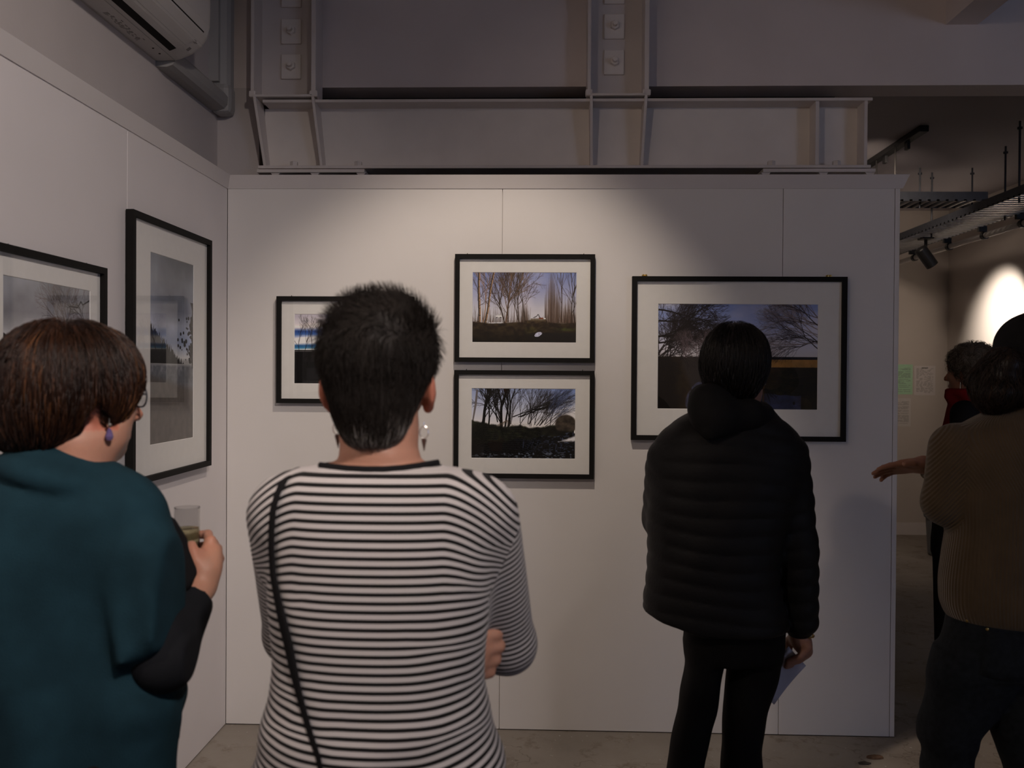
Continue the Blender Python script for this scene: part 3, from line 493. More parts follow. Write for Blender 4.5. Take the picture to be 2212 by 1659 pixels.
def framed(label, side, u0, z0, W, H, rail, pr, art, name, hook=None):
    # side 'b': on the wall ahead, u runs along x; side 'l': on the left wall, u runs along y
    P = (lambda u, v, n: (u0+u, -n, z0+v)) if side == 'b' else (lambda u, v, n: (n, u0+u, z0+v))
    t = thing('framed_photograph', label, 'framed photograph', P(W/2, 0, 0), 'framed photographs on the display walls')
    q = MB(); r = rail; n0, n1 = .005, .031; O = [(0, 0), (W, 0), (W, H), (0, H)]; I = [(r, r), (W-r, r), (W-r, H-r), (r, H-r)]; flip = side == 'l'
    def quad(*ps): q.add([P(*p) for p in ps], [(0, 1, 2, 3)])
    for k in range(4):
        a, b, c, d = O[k], O[(k+1) % 4], I[(k+1) % 4], I[k]
        quad((*a, n1), (*b, n1), (*c, n1), (*d, n1)); quad((*a, n0), (*b, n0), (*b, n1), (*a, n1)); quad((*d, n1), (*c, n1), (*c, .012), (*d, .012)); quad((*d, n0), (*c, n0), (*b, n0), (*a, n0))
    q.build('frame', M['blackpaint'], t, bevel=.0008)
    px, py, pw, ph = pr; q = MB(); e = .003; inn = [(px, py), (px+pw, py), (px+pw, py+ph), (px, py+ph)]; out = [(r-.002, r-.002), (W-r+.002, r-.002), (W-r+.002, H-r+.002), (r-.002, H-r+.002)]; ie = [(px-e*.5, py-e*.5), (px+pw+e*.5, py-e*.5), (px+pw+e*.5, py+ph+e*.5), (px-e*.5, py+ph+e*.5)]
    for k in range(4): quad((*out[k], .0165), (*out[(k+1) % 4], .0165), (*ie[(k+1) % 4], .0165), (*ie[k], .0165))
    mt = q.build('mount', M['mount'], t); q = MB()
    for k in range(4): quad((*ie[k], .0165), (*ie[(k+1) % 4], .0165), (*inn[(k+1) % 4], .0145), (*inn[k], .0145))
    q.build('mount_bevel', M['bevel'], mt)
    q = MB(); quad((px-.004, py-.004, .0144), (px+pw+.004, py-.004, .0144), (px+pw+.004, py+ph+.004, .0144), (px-.004, py+ph+.004, .0144)); po = q.build('photograph', art().material(name, 1.3), t)
    uv = po.data.uv_layers.new(name='UVMap'); a, b = .004/pw, .004/ph
    for i, c in enumerate(((-a, -b), (1+a, -b), (1+a, 1+b), (-a, 1+b))): uv.data[i].uv = c
    q = MB(); quad((r-.001, r-.001, .0195), (W-r+.001, r-.001, .0195), (W-r+.001, H-r+.001, .0195), (r-.001, H-r+.001, .0195)); q.build('glass', M['pglass'], t)
    q = MB(); quad((.004, .004, .007), (W-.004, .004, .007), (W-.004, H-.004, .007), (.004, H-.004, .007)); q.build('backing_board', M['backing'], t)
    for hu in hook[1]:
        q = MB(); c = np.array(P(hu, H, .004)); nv = np.array(P(0, 0, 1))-np.array(P(0, 0, 0)); uu = np.array(P(1, 0, 0))-np.array(P(0, 0, 0))
        if hook[0] == 'brass':
            for s in (-1, 1): q.lathe([(0, 0), (.0062, 0), (.0062, .008), (.004, .0105), (0, .011)], c+uu*s*.0055+(0, 0, .0045), nv, 12)
            a = c-uu*.011-(0, 0, .004); q.prism([a, a+uu*.022, a+uu*.022+(0, 0, .006), a+(0, 0, .006)], nv*.004)
            tag(q.build('hanging_plate', M['brass'], t), 'brass mirror plate')
        else: q.tube([c-(0, 0, .004), c+(0, 0, .004)+nv*.012+uu*.002], .0016, 8); q.build('hanging_hook', M['blackmetal'], t)
    return t
SM = (.0758, .086, .445, .299)
framed('small black framed blue sky print, partly hidden by the spiky dark head', 'b', .226, 1.412, .596, .462, .0195, SM, art_clouds, 'print_sky', ('dark', (.06, .54)))
framed('small black framed print of tall bare poplars, upper of the central pair', 'b', .999, 1.595, .60, .463, .0195, SM, art_poplars, 'print_poplars', ('dark', (.05, .55)))
framed('small black framed print of dark willows by water, lower of the central pair', 'b', .998, 1.096, .602, .464, .0195, SM, art_willows, 'print_willows', ('dark', (.05, .55)))
framed('large black framed print of a river bend behind the dark jacket wearer', 'b', 1.758, 1.266, .907, .699, .0205, (.1135, .135, .675, .447), art_river, 'print_river', ('brass', (.054, .835)))
framed('black framed grey bare tree print on the left wall behind the auburn head', 'l', -1.756, 1.414, .60, .448, .0195, (.08, .085, .44, .285), art_bare, 'print_bare_tree', ('dark', (.1, .5)))
framed('tall upright black framed print of clouds and river shingle on the left wall', 'l', -.978, 1.164, .713, .914, .0205, (.165, .125, .39, .67), art_shingle, 'print_shingle', ('dark', (.05, .66)))
# ------------------------------------------------------------------ figures: distance fields meshed by surface nets
def axis(lo, hi, h, fine=()):
    xs = [lo]
    while xs[-1] < hi:
        s = h
        for a, b, q in fine:
            if a <= xs[-1] <= b: s = min(s, q)
        xs.append(xs[-1]+s)
    return np.array(xs, np.float32)
def smin(a, b, k):
    if k <= 0: return np.minimum(a, b)
    h = np.maximum(k-np.abs(a-b), 0)/k; return np.minimum(a, b)-h*h*k*.25
class Field:
    def __init__(s, lo, hi, h, fx=(), fy=(), fz=()):
        s.ax = [axis(lo[i], hi[i], h if np.isscalar(h) else h[i], f) for i, f in enumerate((fx, fy, fz))]
        s.F = np.full([len(a) for a in s.ax], .5, np.float32)
    def _sl(s, lo, hi, m):
        o = []
        for i in range(3):
            a = np.searchsorted(s.ax[i], lo[i]-m); b = np.searchsorted(s.ax[i], hi[i]+m); o.append(slice(int(a), int(b)))
        return tuple(o)
    def _g(s, sl): return s.ax[0][sl[0]][:, None, None], s.ax[1][sl[1]][None, :, None], s.ax[2][sl[2]][None, None, :]
    def add(s, prim, k=.02, m=.03):
        f, lo, hi = prim; sl = s._sl(lo, hi, m+k)
        if any(q.stop <= q.start for q in sl): return s
        s.F[sl] = smin(s.F[sl], f(*s._g(sl)).astype(np.float32), k); return s
    def sub(s, prim, k=.01):
        f, lo, hi = prim; sl = s._sl(lo, hi, .03+k)
        if any(q.stop <= q.start for q in sl): return s
        s.F[sl] = -smin(-s.F[sl], f(*s._g(sl)).astype(np.float32), k); return s
    def clip(s, p, n, k=.004):                                       # keep the side n points away from
        n = np.array(n, float)/np.linalg.norm(n); X, Y, Z = s._g((slice(None),)*3)
        s.F = -smin(-s.F, -(((X-p[0])*n[0]+(Y-p[1])*n[1]+(Z-p[2])*n[2]).astype(np.float32)), k); return s
    def disp(s, fn):
        m = np.abs(s.F) < .06; i = np.nonzero(m); P = [s.ax[k][i[k]] for k in range(3)]; s.F[m] += fn(*P).astype(np.float32); return s
    def mesh(s, smooth=1):
        F = s.F; F[0], F[-1], F[:, 0], F[:, -1], F[:, :, 0], F[:, :, -1] = [np.maximum(q, .001) for q in (F[0], F[-1], F[:, 0], F[:, -1], F[:, :, 0], F[:, :, -1])]
        S = F < 0; c = [(i, j, k) for i in (0, 1) for j in (0, 1) for k in (0, 1)]; nx, ny, nz = F.shape
        V = lambda A, o: A[o[0]:nx-1+o[0], o[1]:ny-1+o[1], o[2]:nz-1+o[2]]
        an = V(S, c[0]).copy(); al = an.copy()
        for o in c[1:]: an |= V(S, o); al &= V(S, o)
        act = an & ~al; I, J, K = np.nonzero(act); idx = np.full(act.shape, -1, np.int32); idx[act] = np.arange(len(I))
        val = {o: F[I+o[0], J+o[1], K+o[2]] for o in c}; pos = np.zeros((len(I), 3)); cnt = np.zeros(len(I))
        for a in c:
            for d in range(3):
                if a[d]: continue
                b = list(a); b[d] = 1; b = tuple(b); cr = (val[a] < 0) != (val[b] < 0); t = np.where(cr, val[a]/(val[a]-val[b]+1e-20), 0)
                for e in range(3): pos[:, e] += np.where(cr, a[e]+(t if e == d else 0), 0)
                cnt += cr
        pos /= cnt[:, None]; P = np.stack([s.ax[e][q]+pos[:, e]*(s.ax[e][q+1]-s.ax[e][q]) for e, q in enumerate((I, J, K))], 1).astype(float)
        Q = []
        for d in range(3):
            u, v = (d+1) % 3, (d+2) % 3; A = [slice(None)]*3; B = [slice(None)]*3; A[d] = slice(0, -1); B[d] = slice(1, None)
            for e in (u, v): A[e] = B[e] = slice(1, -1)
            sa, sb = S[tuple(A)], S[tuple(B)]
            for msk, fl in ((sa & ~sb, 0), (~sa & sb, 1)):
                ii = np.array(np.nonzero(msk)); ii[u] += 1; ii[v] += 1; q = []
                for du, dv in ((-1, -1), (0, -1), (0, 0), (-1, 0)):
                    w_ = ii.copy(); w_[u] += du; w_[v] += dv; q.append(idx[tuple(w_)])
                q = np.stack(q, 1); Q.append(q[:, ::-1] if fl else q)
        Q = np.concatenate(Q); Q = Q[(Q >= 0).all(1)]
        for it in range(smooth):
            acc = np.zeros_like(P); n = np.zeros(len(P))
            for a, b in ((0, 1), (1, 2), (2, 3), (3, 0)):
                np.add.at(acc, Q[:, a], P[Q[:, b]]); np.add.at(acc, Q[:, b], P[Q[:, a]]); np.add.at(n, Q[:, a], 1); np.add.at(n, Q[:, b], 1)
            P = P*.45+.55*acc/np.maximum(n, 1)[:, None]
        return P, Q
A3 = lambda *p: np.array(p, float)
def cap(a, b, ra, rb=None):
    rb = ra if rb is None else rb; a, b = A3(*a), A3(*b); ab = b-a; L = float(ab@ab)+1e-9; R = max(ra, rb)
    def f(X, Y, Z):
        x, y, z = X-a[0], Y-a[1], Z-a[2]; t = np.clip((x*ab[0]+y*ab[1]+z*ab[2])/L, 0, 1)
        return np.sqrt((x-t*ab[0])**2+(y-t*ab[1])**2+(z-t*ab[2])**2)-(ra+(rb-ra)*t)
    return f, np.minimum(a, b)-R, np.maximum(a, b)+R
def chain(F, pts, rs, k=.01):
    for i in range(len(pts)-1): F.add(cap(pts[i], pts[i+1], rs[i], rs[i+1]), k)
def ell(c, r, ax=None):
    c = A3(*c); r = A3(*r); ax = np.eye(3) if ax is None else np.array(ax, float); R = r.max()
    def f(X, Y, Z):
        x, y, z = X-c[0], Y-c[1], Z-c[2]; q = [x*ax[i][0]+y*ax[i][1]+z*ax[i][2] for i in range(3)]
        k0 = np.sqrt(sum((q[i]/r[i])**2 for i in range(3))); k1 = np.sqrt(sum((q[i]/r[i]**2)**2 for i in range(3)))
        return k0*(k0-1)/(k1+1e-6)
    return f, c-R, c+R
def cubic(x, y, n=160):
    x, y = np.array(x, float), np.array(y, float); m = np.gradient(y, x); q = np.linspace(x[0], x[-1], n); i = np.clip(np.searchsorted(x, q)-1, 0, len(x)-2)
    h = x[i+1]-x[i]; t = (q-x[i])/h; return q, (2*t**3-3*t**2+1)*y[i]+(t**3-2*t**2+t)*h*m[i]+(-2*t**3+3*t**2)*y[i+1]+(t**3-t**2)*h*m[i+1]
def loft(rows, yaw=0, e=2.3, quilt=None):                            # rows: z, centre x, centre y, half width, half depth
    rows = sorted(rows); z = [r[0] for r in rows]; T = [cubic(z, [r[k] for r in rows]) for k in range(1, 5)]; cy_, sy_ = math.cos(yaw), math.sin(yaw)
    def f(X, Y, Z):
        cx, cy, a, b = [np.interp(Z, q, v).astype(np.float32) for q, v in T]; x, y = X-cx, Y-cy; u, v = x*cy_+y*sy_, -x*sy_+y*cy_
        r = np.sqrt(u*u+v*v)+1e-6; rho = ((np.abs(u)/a)**e+(np.abs(v)/b)**e)**(1/e)+1e-6; d = np.maximum((rho-1)*r/rho, -.2)
        if quilt: d = d-quilt(X, Y, Z)
        return np.maximum(d, np.maximum(z[0]-Z, Z-z[-1]))
    m = max(max(r[3], r[4]) for r in rows)
    return f, A3(min(r[1] for r in rows)-m, min(r[2] for r in rows)-m, z[0]), A3(max(r[1] for r in rows)+m, max(r[2] for r in rows)+m, z[-1])
def rows_px(spec, d0, dy=0):                                         # spec: photo row y, left x, right x, half depth [, depth offset]
    o = []
    for r in spec:
        d = d0+(r[4] if len(r) > 4 else 0); a, b = at(r[1], r[0], d), at(r[2], r[0], d); c = (a+b)/2; o.append((c[2], c[0], c[1]+dy, np.linalg.norm(b-a)/2, r[3]))
    return o
def snoise(X, Y, Z, f, seed):
    g = np.random.default_rng(seed); o = 0
    for i in range(5):
        k = g.normal(size=3); k = k/np.linalg.norm(k)*f*(.6+.35*i); o = o+np.sin(X*k[0]+Y*k[1]+Z*k[2]+g.uniform(0, 6.28))/(1+.4*i)
    return o/2.6
def tomesh(name, PQ, m, parent, attrs=None, smooth=True):
    P, Q = PQ; o0 = np.array(parent.location)
    if parent.parent: o0 = o0+np.array(parent.parent.location)
    me = bpy.data.meshes.new(name); me.vertices.add(len(P)); me.vertices.foreach_set('co', (P-o0).astype(np.float32).ravel())
    nq = Q.shape[1]; me.loops.add(Q.size); me.loops.foreach_set('vertex_index', Q.astype(np.int32).ravel()); me.polygons.add(len(Q))
    me.polygons.foreach_set('loop_start', np.arange(len(Q), dtype=np.int32)*nq); me.update(calc_edges=True)
    if smooth: me.polygons.foreach_set('use_smooth', np.ones(len(Q), bool))
    for an, (dom, val) in (attrs or {}).items():
        a = me.attributes.new(an, 'FLOAT', dom); a.data.foreach_set('value', np.asarray(val, np.float32).ravel())
    me.materials.append(m); me.validate(); o = bpy.data.objects.new(name, me); COL.objects.link(o); o.parent = parent; return o
# --- head (face, ears) as one piece of the body field
class Head:
    def __init__(s, c, yaw, H=.225, pitch=0, roll=0, ear=1.0, jaw=1.0):
        s.jaw = jaw
        s.c = A3(*c); s.k = H/.225; M_ = (Matrix.Rotation(-yaw, 3, 'Z') @ Matrix.Rotation(pitch, 3, 'X') @ Matrix.Rotation(roll, 3, 'Y')); s.ax = np.array(M_).T; s.ear = ear
    def p(s, x, y, z): return s.c+s.k*(x*s.ax[0]+y*s.ax[1]+z*s.ax[2])
    def e(s, c, r, ax=None): return ell(s.p(*c), np.array(r)*s.k, s.ax if ax is None else ax)
    def build(s, F, neck, nr=.055, ears=(1, 1)):
        F.add(s.e((0, -.012, .032), (.073, .094, .083)), .02); F.add(s.e((0, .03, -.045), (.058*s.jaw, .060, .072)), .04*s.jaw)
        F.add(s.e((0, .066, -.092), (.022, .02, .018)), .025); F.add(s.e((0, .075, .03), (.05, .02, .02)), .03)
        for q in (-1, 1): F.add(s.e((q*.036, .066, -.018), (.02, .02, .018)), .02); F.add(s.e((q*.05*s.jaw, .0, -.065), (.014, .035, .025)), .03*s.jaw)
        F.add(cap(s.p(0, .086, .012), s.p(0, .112, -.03), .008*s.k, .013*s.k), .012)
        for q in (-1, 1): F.add(s.e((q*.012, .098, -.034), (.009, .012, .008)), .008); F.sub(s.e((q*.031, .094, .006), (.016, .012, .010)), .012); F.add(s.e((q*.031, .077, .006), (.0125, .0125, .0125)), .004)
        F.add(s.e((0, .088, -.060), (.022, .012, .0055)), .006); F.add(s.e((0, .087, -.070), (.02, .012, .0065)), .006)
        for q in (-1, 1):
            if not ears[(q+1)//2]: continue
            rot = np.array(Matrix.Rotation(-q*.42, 3, 'Z')); ax = (rot @ np.eye(3)) @ s.ax
            E = s.ear
            F.add(s.e((q*.079, -.012, .0), (.008*E, .021, .031), ax), .008); F.add(s.e((q*.076, -.004, -.026), (.008, .010, .012), ax), .008)
            F.sub(s.e((q*.090, .0, .004), (.008, .011, .018), ax), .006); F.add(cap(s.p(q*.066, -.002, .0), s.p(q*.076, -.006, -.005), .012*s.k), .01)
        a = s.p(0, -.028, -.045); F.add(cap(a, neck, nr*.98, nr*1.06), .035); return s
def hand(F, wrist, dirv, palmn, L=.18, curl=(.3, .3, .3, .3), thumb=(.9, .3), side=1, spread=.09, r=.0085):
    # dirv: wrist to knuckles, palmn: out of the palm, side: +1 thumb lies along cross(dirv, palmn)
    d = A3(*dirv); d /= np.linalg.norm(d); n = A3(*palmn); n -= d*(n@d); n /= np.linalg.norm(n); t = np.cross(d, n)*side; w = A3(*wrist); pl = L*.48
    F.add(ell(w+d*pl*.55+t*.002, (L*.225, pl*.60, .0145), np.array([t, d, n])), .012); F.add(ell(w+d*pl*.4+t*.022+n*.008, (.017, .032, .014), np.array([t, d, n])), .012)
    F.add(cap(w-d*.03, w+d*.02, .021, .021), .015)
    for i, (off, ln, cu) in enumerate(zip((.029, .0095, -.010, -.028), (.42, .46, .43, .34), curl)):
        b = w+d*pl*(.98-.05*abs(i-1))+t*off; a = 0; p = b; F.add(cap(w+d*pl*.4+t*off*.8, b, r*1.15, r*1.15), .012)
        dd = d+t*spread*(1.3-i)*.8
        for j, fr in enumerate((.46, .30, .24)):
            a += cu*(1.0 if j else .9); v = dd*math.cos(a)+n*math.sin(a); v /= np.linalg.norm(v); q = p+v*ln*L*fr; F.add(cap(p, q, r*(1.08-.12*j), r*(1.0-.13*j)), .004, .012); p = q
    b = w+d*pl*.25+t*.028+n*.006; v = (d*math.cos(thumb[0])+t*math.sin(thumb[0])); v = v*math.cos(thumb[1])+n*math.sin(thumb[1]); q = b+v*L*.20; v2 = v+d*.5+n*thumb[1]*.6; v2 /= np.linalg.norm(v2); q2 = q+v2*L*.18
    F.add(cap(w+d*.012+t*.014, b, .015, .0135), .012); F.add(cap(b, q, .0125, .0105), .006); F.add(cap(q, q2, .0105, .0082), .004)
# --- hair strands: thin tapered three sided tubes walked over the hair volume
def strands(roots, field, n, steps, step, dirf, lift, rad, seed, keep=None):
    g = np.random.default_rng(seed); roots = roots[keep(roots)] if keep else roots; R = roots[g.integers(0, len(roots), n)]+g.normal(0, .002, (n, 3)); f, gr = field; P = [R]; l0 = g.uniform(.3, 1, n)
    ph = g.uniform(0, 6.28, (n, 1))
    for i in range(steps):
        p = P[-1]; N = gr(p); D = dirf(p, N, i, g); D /= np.linalg.norm(D, axis=1)[:, None]+1e-9; q = p+D*step
        tgt = lift(i/steps)*l0 if not keep else lift(i/steps, R)*l0; dd = f(q); q = q+gr(q)*np.clip(tgt-dd, -.02, .02)[:, None]; P.append(q)
    P = np.stack(P, 1); T = np.gradient(P, axis=1); T /= np.linalg.norm(T, axis=2)[..., None]+1e-9
    a = np.cross(T, A3(.3, .5, .81)); a /= np.linalg.norm(a, axis=2)[..., None]+1e-9; b = np.cross(T, a); m = steps+1; rr = rad*(1-.75*np.linspace(0, 1, m)**2)[None, :, None]
    V = np.stack([P+rr*(math.cos(q)*a+math.sin(q)*b) for q in (0, 2.094, 4.189)], 2).reshape(-1, 3)
    base = (np.arange(n)[:, None]*m+np.arange(steps)[None])*3; Q = [np.stack([base+k, base+(k+1) % 3, base+3+(k+1) % 3, base+3+k], -1).reshape(-1, 4) for k in range(3)]
    return V, np.concatenate(Q), np.repeat(g.random(n), m*3)
def interp_field(F):
    ax, G = F.ax, F.F
    def f(P):
        ii = []; ff = []
        for k in range(3):
            i = np.clip(np.searchsorted(ax[k], P[:, k])-1, 0, len(ax[k])-2); ii.append(i); ff.append(np.clip((P[:, k]-ax[k][i])/(ax[k][i+1]-ax[k][i]), 0, 1))
        o = 0
        for a in (0, 1):
            for b in (0, 1):
                for c in (0, 1): o = o+G[ii[0]+a, ii[1]+b, ii[2]+c]*(ff[0] if a else 1-ff[0])*(ff[1] if b else 1-ff[1])*(ff[2] if c else 1-ff[2])
        return o
    def gr(P):
        h = .004; o = np.stack([f(P+h*np.eye(3)[k])-f(P-h*np.eye(3)[k]) for k in range(3)], 1); return o/(np.linalg.norm(o, axis=1)[:, None]+1e-9)
    return f, gr
def join(*ms):
    V = []; Q = []; A = []; n = 0
    for v, q, a in ms: V.append(v); Q.append(q+n); A.append(a); n += len(v)
    return (np.concatenate(V), np.concatenate(Q)), np.concatenate(A)
# --- materials of skin, cloth, hair
def attrmat(name, attr, stops, rough=.6, spec=.3, sss=0, bump=None, sheen=0, const=False):
    m = bpy.data.materials.new(name); nt, N, L, b = nodes(m); a = N.new('ShaderNodeAttribute'); a.attribute_name = attr; r = N.new('ShaderNodeValToRGB')
    e = r.color_ramp.elements
    while len(e) < len(stops): e.new(.5)
    for q, (p, c) in zip(e, stops): q.position = p; q.color = (*c, 1)
    if const:
        r.color_ramp.interpolation = 'CONSTANT'; fr = N.new('ShaderNodeMath'); fr.operation = 'FRACT'; L.new(a.outputs['Fac'], fr.inputs[0]); L.new(fr.outputs[0], r.inputs[0])
    else: L.new(a.outputs['Fac'], r.inputs[0])
    L.new(r.outputs[0], b.inputs['Base Color']); b.inputs['Roughness'].default_value = rough; b.inputs['Specular IOR Level'].default_value = spec
    if sss: b.inputs['Subsurface Weight'].default_value = sss; b.inputs['Subsurface Radius'].default_value = (.012, .004, .002); b.inputs['Subsurface Scale'].default_value = 1
    b.inputs['Sheen Weight'].default_value = sheen
    tc = N.new('ShaderNodeTexCoord'); n = N.new('ShaderNodeTexNoise'); sc, st = bump or (90, .15); n.inputs['Scale'].default_value = sc; L.new(tc.outputs['Object'], n.inputs['Vector'])
    bp = N.new('ShaderNodeBump'); bp.inputs['Strength'].default_value = st; bp.inputs['Distance'].default_value = .003; L.new(n.outputs['Fac'], bp.inputs['Height']); L.new(bp.outputs[0], b.inputs['Normal'])
    return m
SK = [(0, (.50, .27, .19)), (.3, (.56, .24, .16)), (.55, (.50, .17, .11)), (.8, (.42, .13, .10)), (.9, (.75, .72, .68)), (.97, (.05, .035, .03)), (1, (.05, .035, .03))]
M['skin'] = attrmat('skin', 'tone', SK, .5, .35, .12, (130, .18))
M['skindark'] = attrmat('skin_warm', 'tone', [(p, tuple(x*.8 for x in c)) for p, c in SK], .5, .35, .12, (130, .18))
def hairmat(name, stops, rough=.42, spec=.45): return attrmat(name, 'tone', stops, rough, spec, 0, (300, .2))
M['hair_dark'] = hairmat('dark_greying_hair', [(0, (.012, .0095, .008)), (.55, (.026, .02, .017)), (.8, (.06, .05, .044)), (.9, (.20, .18, .165)), (1, (.36, .34, .32))], .6, .2)
M['hair_auburn'] = hairmat('auburn_hair', [(0, (.010, .0045, .003)), (.5, (.026, .010, .005)), (.82, (.07, .026, .011)), (1, (.26, .11, .04))], .4, .35)
M['hair_black'] = hairmat('black_hair', [(0, (.006, .005, .005)), (.8, (.016, .012, .011)), (1, (.05, .035, .03))], .34, .5)
M['hair_grey'] = hairmat('grey_brown_hair', [(0, (.05, .04, .032)), (.6, (.14, .11, .085)), (1, (.36, .30, .25))], .45, .4)
M['hair_brown'] = hairmat('dark_brown_hair', [(0, (.012, .008, .006)), (.7, (.03, .018, .012)), (1, (.09, .05, .03))], .4, .4)
M['stripe'] = attrmat('striped_jersey', 'stripe', [(0, (.63, .59, .585)), (.54, (.010, .0092, .0095))], .85, .15, 0, (700, .15), .1, True)
def head_tone(P, h, base=None):
    """skin tone per vertex: warmer ears and nose, lips, eyes"""
    q = (P-h.c) @ h.ax.T/h.k; x, y, z = q.T; t = np.full(len(P), .08) if base is None else base.copy()
    near = (np.abs(x) < .12) & (np.abs(y) < .15) & (np.abs(z) < .14)
    t = np.where(near & (np.abs(x) > .068) & (y < .03) & (abs(z) < .05), .5, t); t = np.where(near & (y > .095) & (np.abs(x) < .02) & (abs(z+.02) < .025), .26, t)
    t = np.where(near & (y > .085) & (np.abs(x) < .022) & (z < -.055) & (z > -.077), .78, t)
    for s in (-1, 1):
        d = np.sqrt((x-s*.031)**2+(y-.077)**2+(z-.006)**2); e = near & (d < .0145) & (y > .081); t = np.where(e, .9, t); t = np.where(e & ((x-s*.031)**2+(z-.006)**2 < .0062**2), .98, t)
    return t
def legpath(F, J, pts, r=.042):
    for p in pts:
        q = [J(*a) for a in p]
        for i in range(len(q)-1): F.add(cap(q[i], q[i+1], r, r*.9), .02)
def legs(F, hipc, hw, feet, d=None, rt=.068, rk=.050, ra=.038):
    for s, ft in zip((-1, 1), feet):
        h = A3(hipc[0]+s*hw, hipc[1], hipc[2]); ft = A3(*ft); kn = (h+ft)/2+A3(0, .02, .01); F.add(cap(h, kn, rt, rk), .03); F.add(cap(kn, ft+A3(0, 0, .08), rk, ra), .03)
def shoe(name, foot, yaw, m, parent, L=.26):
    c, s = math.cos(yaw), math.sin(yaw); ax = np.array([[c, -s, 0], [s, c, 0], [0, 0, 1]]); f = A3(*foot); F = Field(f-A3(.2, .2, .02), f+A3(.2, .3, .16), .006)
    fw = ax[1]; F.add(ell(f+fw*.0+A3(0, 0, .05), (.042, .075, .05), ax), .02); F.add(ell(f+fw*.09+A3(0, 0, .038), (.046, .1, .034), ax), .03); F.add(cap(f+A3(0, 0, .06), f+A3(0, 0, .12), .042, .044), .02); F.clip(f+A3(0, 0, .0), (0, 0, -1)); F.clip(f+A3(0, 0, .115), (0, 0, 1))
    return tomesh(name, F.mesh(1), m, parent)
M['cloth_black'] = mat('black_cloth', (.012, .0115, .013), .85, .15, .15, 30, .25, 500)
M['shoe'] = mat('dark_shoe_leather', (.02, .018, .018), .5, .4, .15, 30, .1, 200)
M['silver'] = mat('silver', (.7, .68, .64), .25, .5, .05, 50, 0, 1, 1)
def torus(c, n, R, r, st=1.0):
    c, n = A3(*c), A3(*n); n /= np.linalg.norm(n)
    def f(X, Y, Z):
        x, y, z = X-c[0], Y-c[1], Z-c[2]; h = x*n[0]+y*n[1]+z*n[2]; q = np.sqrt(np.maximum(x*x+y*y+z*z-h*h, 0))-R; return np.sqrt(q*q+(h/st)**2)-r
    m = R+r*max(1, st); return f, c-m, c+m
def cut(prim, p, n):
    f, lo, hi = prim; p, n = A3(*p), A3(*n); n /= np.linalg.norm(n)
    return (lambda X, Y, Z: np.maximum(f(X, Y, Z), (X-p[0])*n[0]+(Y-p[1])*n[1]+(Z-p[2])*n[2])), lo, hi
def person(label, d0, px, py=1500):
    c = at(px, py, d0); return thing('person', label, 'person', (c[0], c[1], 0), 'visitors looking at the photographs')
def eyeglasses(h, parent, m):
    q = MB()
    for s in (-1, 1):
        q.tube([h.p(s*(.034+.026*math.cos(a)), .101-.006*abs(math.cos(a)-.2), .004+.019*math.sin(a)) for a in np.linspace(0, 2*math.pi, 25)], .0016, 6, False)
        q.tube([h.p(s*.060, .096, .008), h.p(s*.074, .07, .009), h.p(s*.079, .0, .008), h.p(s*.079, -.02, -.004)], .0018, 6)
    q.tube([h.p(-.009, .103, .008), h.p(0, .105, .011), h.p(.009, .103, .008)], .0014, 6); o = q.build('eyeglasses', m, parent)
    for s in (-1, 1): MB().add([h.p(s*.034, .1, .004)]+[h.p(s*(.034+.0255*math.cos(a)), .1-.006*abs(math.cos(a)-.2), .004+.0185*math.sin(a)) for a in np.linspace(0, 2*math.pi, 24, False)], [(0, 1+i, 1+(i+1) % 24) for i in range(24)]).build('lens', M['pglass'], o)
    return o
def downdir(h, w_out=.25, noise=.25, part=(0, -.02, .13)):
    cr = h.p(*part)
    def f(P, N, i, g):
        r = P-cr; r[:, 2] = 0; r /= np.linalg.norm(r, axis=1)[:, None]+1e-6; D = A3(0, 0, -1)+r*w_out*max(0, 1-i*.15)+g.normal(0, noise, P.shape)*(1 if i == 0 else .35); return D-N*(D*N).sum(1)[:, None]
    return f
def hairobj(parent, h, F, m, n, steps, step, dirf, lift, rad, seed, tonef, smooth=1, keep=None):
    G = Field.__new__(Field); G.ax = F.ax; G.F = F.F; P, Q = F.mesh(smooth); fi = interp_field(F)
    V, Q2, t2 = strands(P, fi, n, steps, step, dirf, lift, rad, seed, keep)
    (VV, QQ), _ = join((P, Q, np.zeros(len(P))), (V, Q2, t2)); tone = np.concatenate([tonef(P, np.full(len(P), .35)), tonef(V, t2)])
    return tomesh('hair', (VV, QQ), m, parent, {'tone': ('POINT', tone)})
# =================================================================== woman in the striped jersey
D = 1.38
pS = person('person with short dark spiky hair and black and white striped long sleeve top, arms folded', D, 820)
J = lambda x, y, dd=0: at(x, y, D+dd)
hS = Head(J(821, 842, .03), 0.03, .225, jaw=.84)
rowsS = [(998, 712, 930, .042, .01), (1008, 664, 980, .056), (1019, 624, 1036, .072), (1032, 600, 1060, .084), (1060, 578, 1078, .097), (1100, 577, 1078, .106), (1150, 580, 1074, .113), (1220, 584, 1068, .117), (1290, 582, 1061, .119), (1350, 588, 1055, .12), (1430, 594, 1048, .121), (1480, 588, 1050, .123), (1540, 576, 1068, .128), (1600, 562, 1082, .134), (1650, 553, 1096, .138), (1700, 548, 1102, .14)]
Rsh, Rel, Rwr = J(1040, 1112, 0), J(1094, 1392, .12), J(880, 1380, .28)
Lsh, Lel, Lwr = J(620, 1114, .0), J(634, 1370, .17), J(950, 1414, .12)
lo, hi = A3(J(520, 1640)[0]-.05, J(820, 1500, -.25)[1], 0), A3(J(1170, 1500)[0]+.05, J(820, 1500, .45)[1], J(820, 600)[2])
F = Field(A3(lo[0], lo[1], .02), hi, (.006, .006, .009), fz=((J(0, 1490)[2], J(0, 1330)[2], .005), (J(0, 1015)[2], hi[2], .005)))
